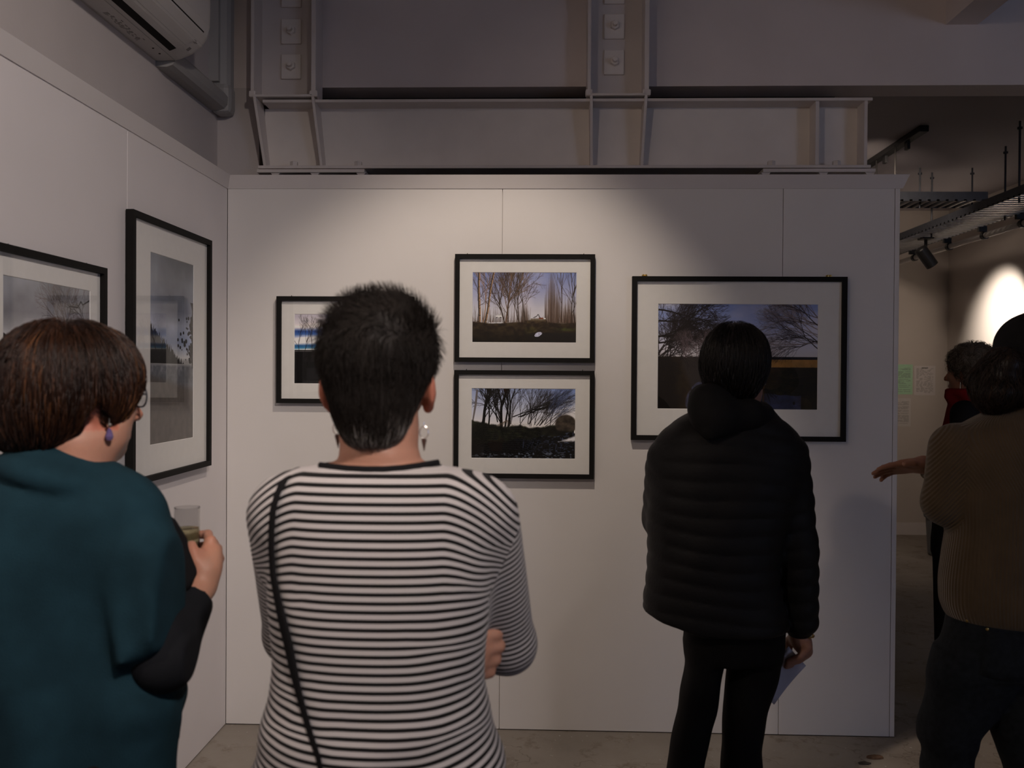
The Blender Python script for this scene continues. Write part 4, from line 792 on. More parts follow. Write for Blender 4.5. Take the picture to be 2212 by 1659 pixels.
sk = [(988, 742, 902, .05, .012)]+[(y, a+12, b-12, t-.008) for y, a, b, t, *r in rowsS[:-1]]+[(1730, 575, 1080, .12), (1800, 590, 1066, .12)]
F.add(loft(rows_px(sk, D)), .02); hS.build(F, J(820, 1010, .0), .046)
for a, b, c in ((Rsh, Rel, Rwr), (Lsh, Lel, Lwr)): F.add(cap(a, b, .046, .036), .02); F.add(cap(b, c, .036, .025), .02)
hand(F, J(938, 1412, .045), CR*.95-CF*.20, CF*.95+CR*.20, .160, (.80, .90, .92, .95), (1.0, .25), 1, .05, .0105)
hand(F, Rwr, -CR+CF*.1, -CF*1, .17, (.6, .6, .6, .6), (.8, .3), 1)
hip = J(822, 1760); legs(F, hip, .085, ((hip[0]-.10, hip[1], 0), (hip[0]+.10, hip[1]+.03, 0)))
PQ = F.mesh(1); tomesh('body', PQ, M['skin'], pS, {'tone': ('POINT', head_tone(PQ[0], hS))})
F = Field(A3(lo[0], lo[1], J(0, 1720)[2]), A3(hi[0], hi[1], J(0, 985)[2]), .0055)
F.add(loft(rows_px(rowsS, D), e=2.35), .02)
F.add(cap(Rsh, Rel, .057, .047), .022); F.add(cap(Rel, Rwr, .047, .036), .02); F.add(cap(Lsh, Lel, .060, .050), .03); F.add(cap(Lel, Lwr-CR*.01, .048, .036), .02)
zz = J(0, 1430)[2]
F.disp(lambda X, Y, Z: .0055*snoise(X*.55, Y, Z*1.6, 20, 5)*np.clip((1.25-Z)*3, .25, 1.6)+.008*np.sin((Z-.35*np.abs(X-J(820, 1500)[0]))*62+2*np.sin(X*9))*np.clip((1.08-Z)*5, 0, 1))
P, Q = F.mesh(2)
xc = J(820, 1200)[0]; cen = P[Q].mean(1)
def tcoord(p):
    u = p[..., 0]-xc; z = p[..., 2]; up = np.clip((z-J(0, 1300)[2])/(J(0, 1160)[2]-J(0, 1300)[2]), 0, 1)
    return (z+.040*np.clip((np.abs(u)-.105)/.07, 0, 2)**1.6*up-.016*np.clip((np.abs(u)-.06)/.1, 0, 1.5)**2*np.clip((J(0, 1330)[2]-z)*6, 0, 1)+.0035*np.sin(u*22+z*31)*np.clip((1.05-z)*5, 0, 1)+.004*np.sin(u*13+1)*np.clip((1.2-z)*2, 0, 1))/.01225
aR, aL = A3(.10, .46, -.88), A3(.05, .35, -.93)
def scoord(p, a, o): return (p-o) @ a/.0093
sa, sbp = J(1121, 1140), J(1054, 1285); nR = np.cross(sbp-sa, CF); nR /= np.linalg.norm(nR); nR = nR if nR @ CR > 0 else -nR
la, lb = J(536, 1215), J(592, 1345); nL = np.cross(lb-la, CF); nL /= np.linalg.norm(nL); nL = nL if nL @ CR < 0 else -nL
def seg(p, a, b): t = np.clip(((p-a) @ (b-a))/((b-a) @ (b-a)), 0, 1); return np.linalg.norm(p-a-t[:, None]*(b-a), axis=1)
isR = ((cen-sa) @ nR > 0) & (np.minimum(seg(cen, Rsh, Rel), seg(cen, Rel, Rwr)) < .085); isL = ((cen-la) @ nL > 0) & (np.minimum(seg(cen, Lsh, Lel), seg(cen, Lel, Lwr)) < .085)
def folds(p):                                                        # sharp gathers that break the stripes
    d = p-CAM; z = d @ CF; X, Y = 1106+FPX*(d @ CR)/z, 829.5-FPX*(d @ CU)/z; o = 0
    for x0, y0, x1, y1, a in ((900, 1618, 1090, 1548, .0075), (880, 1404, 1056, 1392, .006), (1000, 1490, 1075, 1450, .006), (545, 1560, 700, 1600, .005), (560, 1470, 640, 1510, .005), (548, 1268, 625, 1318, .006), (985, 1250, 1068, 1285, .005)):
        L = math.hypot(x1-x0, y1-y0); t = ((X-x0)*(x1-x0)+(Y-y0)*(y1-y0))/L/L; n = (-(X-x0)*(y1-y0)+(Y-y0)*(x1-x0))/L; w_ = np.clip(t*3, 0, 1)*np.clip((1.15-t)*4, 0, 1); o = o-a*.62*w_*np.tanh(n/13)*np.exp(-np.abs(n)/45)
    return o/.01225
pc = P[Q]; co = tcoord(pc)+folds(pc); co[isR] = scoord(pc[isR], aR, Rsh); co[isL] = scoord(pc[isL], aL, Lsh)
shirtS = tomesh('striped_top', (P, Q), M['stripe'], pS, {'stripe': ('CORNER', co)})
F = Field(hip-A3(.3, .25, hip[2]-.05), hip+A3(.3, .25, .2), .010)
F.add(loft([(hip[2]+.12, hip[0], hip[1], .145, .095), (hip[2]+.05, hip[0], hip[1], .165, .11), (hip[2]-.08, hip[0], hip[1], .185, .13)]), .03)
for s in (-1, 1): F.add(cap(hip+A3(s*.085, 0, -.04), (hip[0]+s*.095, hip[1]+.02, .48), .092, .068), .02); F.add(cap((hip[0]+s*.095, hip[1]+.02, .48), (hip[0]+s*.10, hip[1]+.0, .08), .068, .055), .02)
tomesh('trousers', F.mesh(1), M['cloth_black'], pS)
for s in (-1, 1): shoe('shoe', (hip[0]+s*.10, hip[1]+(.0 if s < 0 else .03), 0), 0, M['shoe'], pS)
F = Field(hS.c-A3(.15, .17, .14), hS.c+A3(.15, .17, .19), .005)
F.add(hS.e((0, -.018, .048), (.0845, .106, .090)), .02); F.add(hS.e((.004, -.020, .086), (.074, .086, .056)), .03); F.add(hS.e((0, -.060, -.020), (.058, .050, .070)), .03); F.add(hS.e((0, -.05, -.050), (.045, .040, .038)), .015)
F.sub(hS.e((0, .115, -.02), (.085, .075, .085)), .02)
for s in (-1, 1): F.sub(hS.e((s*.090, -.006, -.012), (.022, .030, .042)), .008); F.sub(hS.e((s*.075, .02, -.06), (.022, .05, .04)), .01)
F.disp(lambda X, Y, Z: .0035*snoise(X, Y, Z, 90, 3))
def toneS(V, t):
    q = (V-hS.c) @ hS.ax.T; n = snoise(V[:, 0], V[:, 1], V[:, 2], 120, 8); low = np.clip((-.022-q[:, 2])/.06, 0, 1); side = np.clip((np.abs(q[:, 0])-.055)/.03, 0, 1)*np.clip((.05-q[:, 2])/.1, 0, 1)
    return np.clip(t*.62+.10*n+low*(.55+.30*np.clip(q[:, 0]*12, -.6, 1))+side*.22, 0, 1)
def dirS(P, N, i, g):
    q = (P-hS.c) @ hS.ax.T; top = np.clip((q[:, 2]-.06)/.05, 0, 1)[:, None]; d0_ = A3(0, 0, -1)-N*(N @ A3(0, 0, -1))[:, None]; r = g.normal(0, .55 if i == 0 else .2, P.shape)
    return (1-top)*(d0_+r*.8+N*.15)+top*(N*.9+A3(-.35, -.2, .55)+r*.5+1.1*np.stack([snoise(*P.T, 75, 41+k) for k in range(3)], 1))
lq = lambda V: (V-hS.c) @ hS.ax.T
hairobj(pS, hS, F, M['hair_dark'], 10000, 5, .0058, dirS, lambda s, R: .002+s*(.003+.022*np.clip((lq(R)[:, 2]-.03)/.06, 0, 1)), .00042, 4, toneS, 1, lambda R: lq(R)[:, 2] > -.074)
for s, (rx, ry), (dx, dy) in ((-1, (728, 925), (732, 968)), (1, (916, 934), (916, 974))):
    c = J(rx, ry, .025); e = MB().tube([c+CR*.0066*math.cos(a)+CU*.0095*math.sin(a) for a in np.linspace(0, 6.2832, 21)], .0008, 6, False).tube([c+CU*.0095, c+CU*.016], .0007, 6).build('earring', M['silver'], pS)
    t = J(dx, dy, .025); MB().lathe([(0, 0), (.0042, .001), (.0038, .004), (.0006, np.linalg.norm(t-c)-.0095), (0, np.linalg.norm(t-c)-.009)], c-CU*.0095, t-c, 8).build('drop', mat('earring_drop_%d' % s, (.10, .055, .045), .4, .5, .1, 40), e)
eyeglasses(hS, pS, M['silver'])
bv = BVHTree.FromPolygons([tuple(p) for p in P], [tuple(int(k) for k in q) for q in Q])
def onback(px, py, off=.004):
    r = ray(px, py); r = r/np.linalg.norm(r); h = bv.ray_cast(Vector(CAM), Vector(r)); return np.array(h[0])+np.array(h[1])*off if h[0] else at(px, py, D-.1)
nb = [onback(x, y+2, .0015) for x, y in ((692, 1007), (715, 1010), (750, 1014), (790, 1016), (830, 1016), (870, 1013), (905, 1008), (930, 1004), (946, 1001))]
nbf = [J(938, 1004, .05), J(900, 1022, .085), J(820, 1034, .10), J(740, 1024, .085), J(702, 1008, .05)]
MB().tube(nb+nbf+nb[:1], .0062, 8, False, .5, upv=-CF).build('neckband', M['cloth_black'], shirtS, smooth=True)
pth = [(616, 1042), (603, 1068), (594, 1100), (591, 1140), (591, 1185), (595, 1240), (604, 1290), (615, 1340), (627, 1390), (637, 1440), (648, 1490), (661, 1540), (675, 1590), (690, 1635), (697, 1670)]
back = [onback(*p) for p in pth]; wid = [.0068, .007, .0072, .0074, .0076, .008, .0092, .0108, .0112, .0102, .0085, .0074, .0068, .0062, .006]
tail = [J(760, 1760, -.10), J(900, 1850, -.11), J(1020, 1860, -.02), J(1060, 1830, .12)]; front = [J(640, 1012, .01), J(690, 1090, .12), J(800, 1300, .15), J(960, 1650, .2), J(1040, 1790, .19)]
bg = thing('crossbody_bag', 'black crossbody bag strap running down the back of the striped top', 'bag', J(1050, 1850, .16))
MB().tube([p for p in front[::-1]]+back+tail, [.006]*len(front)+[1.3*q for q in wid]+[.006]*len(tail), 10, True, .22, upv=-CF).build('strap', M['cloth_black'], bg, smooth=True)
F = Field(J(1050, 1850, .16)-.2, J(1050, 1850, .16)+.2, .008); F.add(ell(J(1050, 1850, .16), (.11, .035, .075)), 0); F.disp(lambda X, Y, Z: .002*snoise(X, Y, Z, 40, 2)); tomesh('pouch', F.mesh(1), M['cloth_black'], bg)
# =================================================================== woman in the teal top with the glass of wine
D = 1.54
pW = person('person with auburn bob, glasses and teal high neck top, holding a glass of wine', D, 140)
J = lambda x, y, dd=0: at(x, y, D+dd)
hW = Head(J(163, 862, .02), math.radians(34), .225, 0, 0, jaw=1.22)
rowsW = [(1016, 62, 232, .070), (1036, 5, 262, .088), (1065, -80, 288, .108), (1100, -115, 308, .118), (1160, -140, 325, .128), (1250, -155, 330, .134), (1350, -150, 340, .138), (1430, -145, 366, .14), (1500, -140, 394, .14), (1560, -136, 380, .14), (1620, -132, 371, .14), (1700, -132, 370, .142), (1760, -132, 372, .14)]
Sh, El, Wr = J(262, 1126, -.02), J(358, 1418, -.045), J(433, 1266, .12)
LSh, LEl, LWr = J(-80, 1140), J(-120, 1440, .06), J(60, 1480, .24)
lo, hi = A3(J(-190, 1640)[0]-.03, J(140, 1500, -.25)[1], .02), A3(J(500, 1300, .1)[0]+.06, J(140, 1500, .42)[1], J(140, 660)[2])
F = Field(lo, hi, (.006, .006, .009), fx=((J(385, 1200, .2)[0], hi[0], .0042),), fy=((J(440, 1200, .1)[1], hi[1], .0045),), fz=((J(0, 1330)[2], J(0, 1110)[2], .0045), (J(0, 1015)[2], hi[2], .005)))
F.add(loft(rows_px([(960, 90, 225, .055)]+[(y, a+28, b-26, t-.035) for y, a, b, t in rowsW[:-1]]+[(1800, -105, 340, .10)], D)), .02); hW.build(F, J(150, 1010, -.01), .056, (0, 1))
F.add(cap(Sh, El, .040, .030), .01); F.add(cap(El, Wr, .031, .0265), .01); F.add(cap(LSh, LEl, .046, .036), .02); F.add(cap(LEl, LWr, .036, .025), .02); hand(F, LWr, CR, -CU, .17, (.4,)*4)
dg = .165; gc = J(404, 1150, dg)
HD = -.05; K = lambda x, y, dd: J(x, y, dd+HD)
for a, b, r1, r2 in ((Wr, K(448, 1226, .185), .0255, .024), (K(446, 1232, .18), K(458, 1196, .20), .023, .019), (K(438, 1232, .175), K(430, 1206, .18), .019, .014)): F.add(cap(a, b, r1, r2), .016)
for mcp, pip, dip, tip in (((453, 1170, .210), (449, 1154, .246), (425, 1156, .258), (398, 1164, .25)), ((466, 1188, .222), (462, 1174, .256), (432, 1180, .268), (402, 1186, .252)), ((470, 1209, .226), (464, 1198, .258), (434, 1202, .266), (404, 1207, .25)), ((465, 1229, .224), (458, 1221, .25), (436, 1224, .258), (410, 1226, .246))):
    F.add(cap(K(446, 1218, .195), K(*mcp), .0145, .0100), .012); q = [K(*mcp), K(*pip), K(*dip), K(*tip)]
    for i in range(3): F.add(cap(q[i], q[i+1], .0102-.0010*i, .0092-.0010*i), .003, .012)
    F.add(ell(K(mcp[0]+2, mcp[1]-2, mcp[2]-.004), (.0108,)*3), .005)
q = [K(438, 1240, .165), K(424, 1212, .166), K(417, 1192, .172), K(414, 1176, .180)]
for i in range(3): F.add(cap(q[i], q[i+1], .0145-.0020*i, .0125-.0020*i), .005)
PQ = F.mesh(1); tomesh('body', PQ, M['skin'], pW, {'tone': ('POINT', head_tone(PQ[0], hW, .10+.12*np.clip(snoise(*PQ[0].T, 60, 4), -1, 1)))})
M['teal'] = mat('teal_fleece', (.011, .034, .048), .92, .12, .22, 14, .3, 420)
F = Field(A3(lo[0], lo[1], J(0, 1760)[2]), A3(J(440, 1300, .1)[0], hi[1]-.05, J(0, 915)[2]), .0062)
F.add(loft(rows_px(rowsW, D), e=2.1), .02); F.add(cap(J(60, 1090), J(228, 1098, -.01), .075, .07), .05)
pA, pB = J(414, 1356, -.04), J(300, 1410, -.08); hn = np.cross(pB-pA, CF); hn = hn if hn[2] < 0 else -hn
F.add(cut(cap(Sh, J(340, 1330, -.05), .074, .060), pA, hn), .035); F.add(cut(cap(J(318, 1220, -.055), J(356, 1420, -.085), .058, .068), pA, hn), .03); F.add(cap(LSh, LEl, .075, .07), .03)
F.add(torus(J(148, 996, .0), CU*1+CR*.36+CF*.12, .064, .016, 1.3), .008); F.add(torus(J(144, 1022, .0), CU*1+CR*.28+CF*.12, .078, .020, 1.2), .012); F.add(torus(J(150, 975, .0), CU*1+CR*.40+CF*.12, .061, .011, 1.2), .003); F.add(torus(J(146, 1004, .0), CU*1+CR*.33+CF*.12, .077, .014, 1.25), .005); F.add(torus(J(143, 1034, .0), CU*1+CR*.28+CF*.12, .096, .017, 1.2), .008)
F.disp(lambda X, Y, Z: .011*np.sin(X*36+1.5*np.sin(Z*5)+Z*4)*np.clip((1.32-Z)*3, 0, 1)*(Y < Sh[1]+.02))
for a, b in (((262, 1235), (292, 1560)), ((255, 1290), (300, 1480)), ((338, 1300), (290, 1385))): F.sub(cap(J(*a, -.14), J(*b, -.15), .008, .008), .04)
F.disp(lambda X, Y, Z: .0045*snoise(X, Y, Z*.45, 22, 15))
tomesh('teal_top', F.mesh(2), M['teal'], pW)
F = Field(A3(J(220, 1300)[0], J(300, 1400, -.2)[1], J(0, 1500)[2]), A3(J(480, 1300, .1)[0], J(400, 1300, .32)[1], J(0, 1250)[2]), .005)
F.add(cap(J(316, 1320, -.02), J(350, 1420, -.045), .046, .048), .02); F.add(cut(cap(J(354, 1422, -.045), J(436, 1262, .118), .049, .034), J(430, 1302, .08), Wr-El), .03); F.disp(lambda X, Y, Z: .0025*snoise(X, Y, Z, 45, 25))
tomesh('under_sleeve', F.mesh(1), mat('black_jersey', (.010, .011, .014), .85, .15, .1, 40, .2, 300), pW)
hp = J(120, 1790); F = Field(hp-A3(.3, .25, hp[2]-.05), hp+A3(.3, .25, .2), .012); F.add(loft([(hp[2]+.17, hp[0], hp[1], .18, .125), (hp[2]-.08, hp[0], hp[1], .195, .13)]), .03)
for s in (-1, 1): F.add(cap(hp+A3(s*.09, 0, -.04), (hp[0]+s*.10, hp[1], .1), .092, .055), .02)
tomesh('trousers', F.mesh(1), M['cloth_black'], pW)
for s in (-1, 1): shoe('shoe', (hp[0]+s*.10, hp[1], 0), -.5, M['shoe'], pW)
F = Field(hW.c-A3(.18, .18, .15), hW.c+A3(.18, .18, .16), .005)
F.add(hW.e((0, -.012, .034), (.104, .122, .098)), .02); F.add(hW.e((-.008, -.040, -.008), (.100, .092, .074)), .04); F.add(hW.e((-.01, -.070, -.040), (.076, .048, .046)), .03); F.add(hW.e((.070, .010, .015), (.026, .030, .035)), .03)
F.sub(hW.e((0, .128, -.040), (.095, .072, .098)), .02); F.sub(hW.e((.098, -.018, -.040), (.030, .024, .036)), .012); F.sub(hW.e((.07, .02, -.092), (.06, .08, .045)), .02)
F.disp(lambda X, Y, Z: .003*snoise(X, Y, Z*.5, 70, 13))
toneW = lambda V, t: np.clip(t*.85+.12*snoise(V[:, 0], V[:, 1], V[:, 2]*.3, 60, 18)+.12*np.clip(((V-hW.c) @ hW.ax.T)[:, 1]*10, 0, 1), 0, 1)
hairobj(pW, hW, F, M['hair_auburn'], 9000, 8, .010, downdir(hW, .5, .18), lambda s: .003+.006*(1-s), .00055, 5, toneW)
eyeglasses(hW, pW, M['galvdark'])
c = J(236, 914, -.03); e = MB().tube([c+CU*.008, c], .0008, 6).lathe([(0, .0045), (.0032, .003), (.0045, 0), (.0032, -.003), (0, -.0045)], c-CU*.003, CU, 12).build('earring', M['silver'], pW)
MB().lathe([(0, .011), (.004, .006), (.0068, -.004), (.005, -.010), (0, -.012)], c-CU*.018, CU, 10).build('drop', mat('amethyst_bead', (.14, .10, .24), .15, .6, .1, 60), e)
# glass of wine, black pouch
gl = thing('wine_glass', 'clear stemless glass of white wine held by the teal top wearer', 'glass', gc-A3(0, 0, .06))
g = bpy.data.materials.new('clear_glass'); nt, N, L, b = nodes(g); b.inputs['Transmission Weight'].default_value = 1; b.inputs['Roughness'].default_value = .0; b.inputs['IOR'].default_value = 1.14
wi = bpy.data.materials.new('white_wine'); nt, N, L, b = nodes(wi); b.inputs['Transmission Weight'].default_value = .72; b.inputs['Base Color'].default_value = (.97, .91, .58, 1); b.inputs['Roughness'].default_value = .03; b.inputs['IOR'].default_value = 1.06
o = J(404, 1212, dg); hh = float((J(404, 1096, dg)-o)[2]); hw_ = float((J(404, 1140, dg)-o)[2])
MB().lathe([(0, 0), (.019, 0), (.0215, .004), (.0232, hh*.5), (.0228, hh-.001), (.0232, hh+.0006), (.0222, hh+.0004), (.0218, hh-.002), (.0222, hh*.5), (.0198, .007), (0, .006)], o, n=40).build('glass', g, gl, smooth=True)
MB().lathe([(0, .0075), (.0194, .0085), (.0216, hh*.5), (.0217, hw_-.001), (.0218, hw_), (0, hw_-.0004)], o, n=40).build('wine', wi, gl, smooth=False)
po = thing('pouch', 'soft black folded pouch tucked between the teal top and the wine glass', 'pouch', J(390, 1200, .06))
F = Field(J(390, 1200, .06)-.14, J(390, 1200, .06)+.14, .005); F.add(cap(J(362, 1136, .04), J(384, 1172, .06), .017, .016), .01); F.add(cap(J(386, 1196, .06), J(404, 1236, .07), .0185, .0175), .008); F.add(cap(J(362, 1180, .04), J(390, 1256, .05), .02, .02), .01)
F.disp(lambda X, Y, Z: .0012*snoise(X, Y, Z, 90, 3)); tomesh('flap', F.mesh(1), M['cloth_black'], po)
# =================================================================== young visitor in the dark quilted jacket
D = 2.56
pB = person('person seen from behind in dark quilted hooded jacket and black trousers holding a leaflet', D, 1575)
J = lambda x, y, dd=0: at(x, y, D+dd)
hB = Head(J(1592, 797, .03), math.radians(24), .222)
rowsB = [(868, 1548, 1652, .075), (892, 1492, 1672, .10), (915, 1454, 1700, .118), (945, 1424, 1722, .13), (985, 1412, 1730, .138), (1040, 1404, 1722, .142), (1100, 1400, 1705, .145), (1180, 1400, 1684, .146), (1256, 1396, 1680, .146), (1310, 1390, 1690, .146), (1340, 1388, 1698, .145), (1362, 1388, 1698, .142)]
Rsh, Rel, Rwr = J(1692, 990), J(1718, 1180, .0), J(1722, 1352, .03)
Lsh, Lel, Lwr = J(1446, 1000), J(1432, 1118, .10), J(1490, 1150, .30)
x0, x1 = J(1370, 1300)[0]-.04, J(1785, 1300)[0]+.05; y0, y1 = J(1580, 1300, -.27)[1], J(1580, 1300, .45)[1]
F = Field(A3(x0, y0, .02), A3(x1, y1, J(0, 670)[2]), (.007, .007, .010), fx=((J(1670, 1400)[0], J(1775, 1400)[0], .0042),), fy=((J(1720, 1400, -.06)[1], J(1720, 1400, .1)[1], .0045),), fz=((J(0, 1470)[2], J(0, 1345)[2], .0042), (J(0, 900)[2], J(0, 670)[2], .006)))
F.add(loft(rows_px([(850, 1560, 1635, .055)]+[(y, a+22, b-22, t-.03) for y, a, b, t in rowsB[:-5]]+[(1200, 1440, 1660, .11), (1300, 1490, 1680, .095), (1380, 1492, 1676, .095)], D)), .02); hB.build(F, J(1590, 880), .052)
for a, b, c in ((Rsh, Rel, Rwr), (Lsh, Lel, Lwr)): F.add(cap(a, b, .046, .036), .02); F.add(cap(b, c, .036, .026), .02)
w0 = J(1722, 1366, .03)
F.add(cap(Rwr, J(1730, 1385, .03), .025, .026), .02); F.add(cap(J(1728, 1378, .03), J(1738, 1405, .025), .026, .02), .015)
for mcp, pip, tip in (((1746, 1398, .0), (1728, 1418, .0), (1702, 1428, .015)), ((1744, 1408, .018), (1726, 1426, .015), (1700, 1436, .018)), ((1740, 1414, .036), (1722, 1432, .035), (1698, 1440, .026)), ((1736, 1416, .052), (1718, 1432, .052), (1700, 1440, .036))):
    F.add(cap(J(1734, 1385, .03), J(*mcp), .015, .0115), .014); F.add(cap(J(*mcp), J(*pip), .0105, .0095), .004, .012); F.add(cap(J(*pip), J(*tip), .0095, .0078), .004, .012)
F.add(cap(J(1722, 1372, .04), J(1705, 1385, .06), .017, .013), .012); F.add(cap(J(1705, 1385, .06), J(1703, 1406, .055), .0125, .0105), .006); F.add(cap(J(1703, 1406, .055), J(1697, 1424, .036), .0105, .0082), .004)
hand(F, Lwr, CR, -CU, .175, (.5,)*4, (.8, .3), 1)
hip = J(1580, 1378); fl, fr = A3(hip[0]-.16, hip[1]-.02, 0), A3(hip[0]+.06, hip[1]+.02, 0); legpath(F, J, ([(1530, 1375), (1527, 1420), (1508, 1520), (1487, 1612), (1470, 1800), (1456, 2030)], [(1632, 1375), (1630, 1420), (1610, 1527), (1602, 1612), (1598, 1800), (1598, 2030)]))
PQ = F.mesh(1); tomesh('body', PQ, M['skindark'], pB, {'tone': ('POINT', head_tone(PQ[0], hB))})
M['jacket'] = mat('black_nylon', (.0095, .0088, .009), .62, .22, .1, 20, .25, 120)
pit = .0465
def qt(X, Y, Z): return .006*np.sqrt(np.abs(np.sin(math.pi*(Z+.07*(X-J(1550, 1100)[0])+.006*np.sin(X*16+Z*9))/pit))+.02)-.004
def qcap(a, b, ra, rb, per=.05):
    f, lo, hi = cap(a, b, ra, rb); ab = A3(*b)-A3(*a); Ln = np.linalg.norm(ab); u = ab/Ln
    return (lambda X, Y, Z: f(X, Y, Z)-(.006*np.sqrt(np.abs(np.sin(math.pi*((X-a[0])*u[0]+(Y-a[1])*u[1]+(Z-a[2])*u[2])/per))+.02)-.004)), lo-.01, hi+.01
F = Field(A3(x0, y0, J(0, 1375)[2]), A3(x1, y1, J(0, 845)[2]), .0058)
F.add(loft(rows_px(rowsB, D), e=2.4, quilt=qt), .01); F.clip(J(1432, 1331), CR*-.30+CU*-.95, .01); F.clip(J(1590, 1353), CR*.0+CU*-1, .01)
F.add(qcap(Rsh, Rel, .070, .062), .03); F.add(qcap(Rel, J(1728, 1340, .02), .062, .050), .01); F.add(cap(J(1728, 1338, .02), J(1728, 1351, .025), .034, .030), .02); F.add(qcap(Lsh, Lel, .064, .058), .03); F.add(qcap(Lel, Lwr, .058, .045), .01)
F.disp(lambda X, Y, Z: .0022*snoise(X, Y, Z, 48, 35))
jk = tomesh('quilted_jacket', F.mesh(1), M['jacket'], pB)
F = Field(J(1575, 890, -.1)-A3(.2, .2, .14), J(1575, 890, -.1)+A3(.2, .3, .14), .0055)
F.add(torus(J(1578, 884, -.02), CU*1-CF*.25+CR*.30, .085, .036, 1.15), .02); F.add(ell(J(1530, 872, -.10), (.055, .05, .055)), .04); F.add(ell(J(1545, 905, -.125), (.062, .042, .048)), .04); F.add(cap(J(1548, 915, -.13), J(1536, 938, -.145), .03, .012), .04); F.add(cap(J(1620, 890, -.09), J(1650, 900, -.04), .032, .022), .03)
F.disp(lambda X, Y, Z: .003*snoise(X, Y, Z, 40, 45)); tomesh('hood', F.mesh(2), mat('black_hood_fabric', (.009, .0085, .0085), .8, .2, .1, 30, .2, 250), jk)
F = Field(A3(x0, y0+.05, .03), A3(x1, y1-.1, hip[2]+.12), (.0065, .0065, .009))
F.add(loft(rows_px([(1300, 1478, 1690, .11), (1345, 1478, 1694, .115), (1395, 1480, 1688, .115), (1420, 1482, 1684, .11)], D)), .02)
for rows in ([(1385, 1479, 1574, .09), (1439, 1481, 1560, .085), (1500, 1470, 1552, .08), (1531, 1465, 1548, .075), (1571, 1456, 1536, .072), (1612, 1448, 1526, .068), (1680, 1440, 1518, .066), (1800, 1428, 1506, .062), (1960, 1418, 1498, .062), (2045, 1414, 1496, .066)], [(1385, 1582, 1690, .09), (1455, 1571, 1679, .085), (1527, 1564, 1656, .08), (1571, 1562, 1649, .075), (1601, 1560, 1645, .072), (1660, 1556, 1644, .07), (1800, 1556, 1640, .066), (1960, 1556, 1640, .065), (2045, 1556, 1642, .068)]): F.add(loft(rows_px(rows, D)), .014)
F.disp(lambda X, Y, Z: .0035*snoise(X, Y, Z, 42, 55)*np.clip((1.0-Z)*2, .3, 1)); tomesh('trousers', F.mesh(1), mat('black_denim', (.006, .0055, .006), .8, .15, .15, 40, .2, 400), pB)
for s, px in ((-1, 1456), (1, 1600)): b = J(px, 2040); shoe('shoe', (b[0], b[1], 0), .1*s, M['shoe'], pB)
F = Field(hB.c-A3(.16, .17, .15), hB.c+A3(.16, .17, .15), .0055)
F.add(hB.e((0, -.016, .040), (.091, .110, .092)), .02); F.add(hB.e((0, -.045, -.01), (.084, .078, .078)), .04); F.add(hB.e((0, -.055, -.06), (.058, .045, .05)), .03)
F.sub(hB.e((0, .122, -.025), (.07, .07, .085)), .015); F.sub(hB.e((.094, .008, -.03), (.024, .030, .045)), .008); F.sub(hB.e((-.094, .008, -.03), (.020, .028, .04)), .008)
F.disp(lambda X, Y, Z: .002*snoise(X, Y, Z*.4, 80, 63))
hairobj(pB, hB, F, M['hair_black'], 5000, 8, .0095, downdir(hB, .6, .12), lambda s: .002+.006*(1-s), .00055, 6, lambda V, t: np.clip(t*.9, 0, 1))
c = hB.p(.080, .0, -.038); MB().tube([c+hB.ax[1]*.006*math.cos(a)+A3(0, 0, .006*math.sin(a)) for a in np.linspace(0, 6.283, 15)], .0014, 6, False).build('earring', M['silver'], pB)
bc = J(1733, 1368, .03); MB().tube([bc+CR*.031*math.cos(a)+CF*.028*math.sin(a)-CU*.006*math.cos(a+.4) for a in np.linspace(0, 6.283, 29)], [.0026+.0010*(i % 2) for i in range(29)], 6, False).build('bracelet', M['brass'], pB)
lf = thing('leaflet', 'folded pale leaflet held in the hand of the dark jacket wearer', 'leaflet', J(1690, 1460, .02))
def page(name, A, B, C, Dp, bow, side):
    n = 8; V = []
    for i in range(n+1):
        for j in range(n+1):
            u, v = i/n, j/n; p = (1-v)*((1-u)*A+u*B)+v*((1-u)*Dp+u*C); V.append(p+CF*(bow*math.sin(math.pi*v)*(1-u*.6))+CR*side*math.sin(math.pi*v)*(1-u))
    f = [(i*(n+1)+j, (i+1)*(n+1)+j, (i+1)*(n+1)+j+1, i*(n+1)+j+1) for i in range(n) for j in range(n)]
    o = MB().add(V, f).build(name, M['paper'], lf, smooth=True); s = o.modifiers.new('thickness', 'SOLIDIFY'); s.thickness = .0007; return o
M['paper'] = mat('pale_paper', (.50, .50, .60), .8, .2, .03, 20)
page('front_page', J(1704, 1397, .015), J(1741, 1438, .02), J(1672, 1522, .03), J(1649, 1503, .0), .018, .004)
page('back_page', J(1704, 1396, .022), J(1722, 1428, .05), J(1668, 1505, .06), J(1648, 1503, .008), .02, -.014)
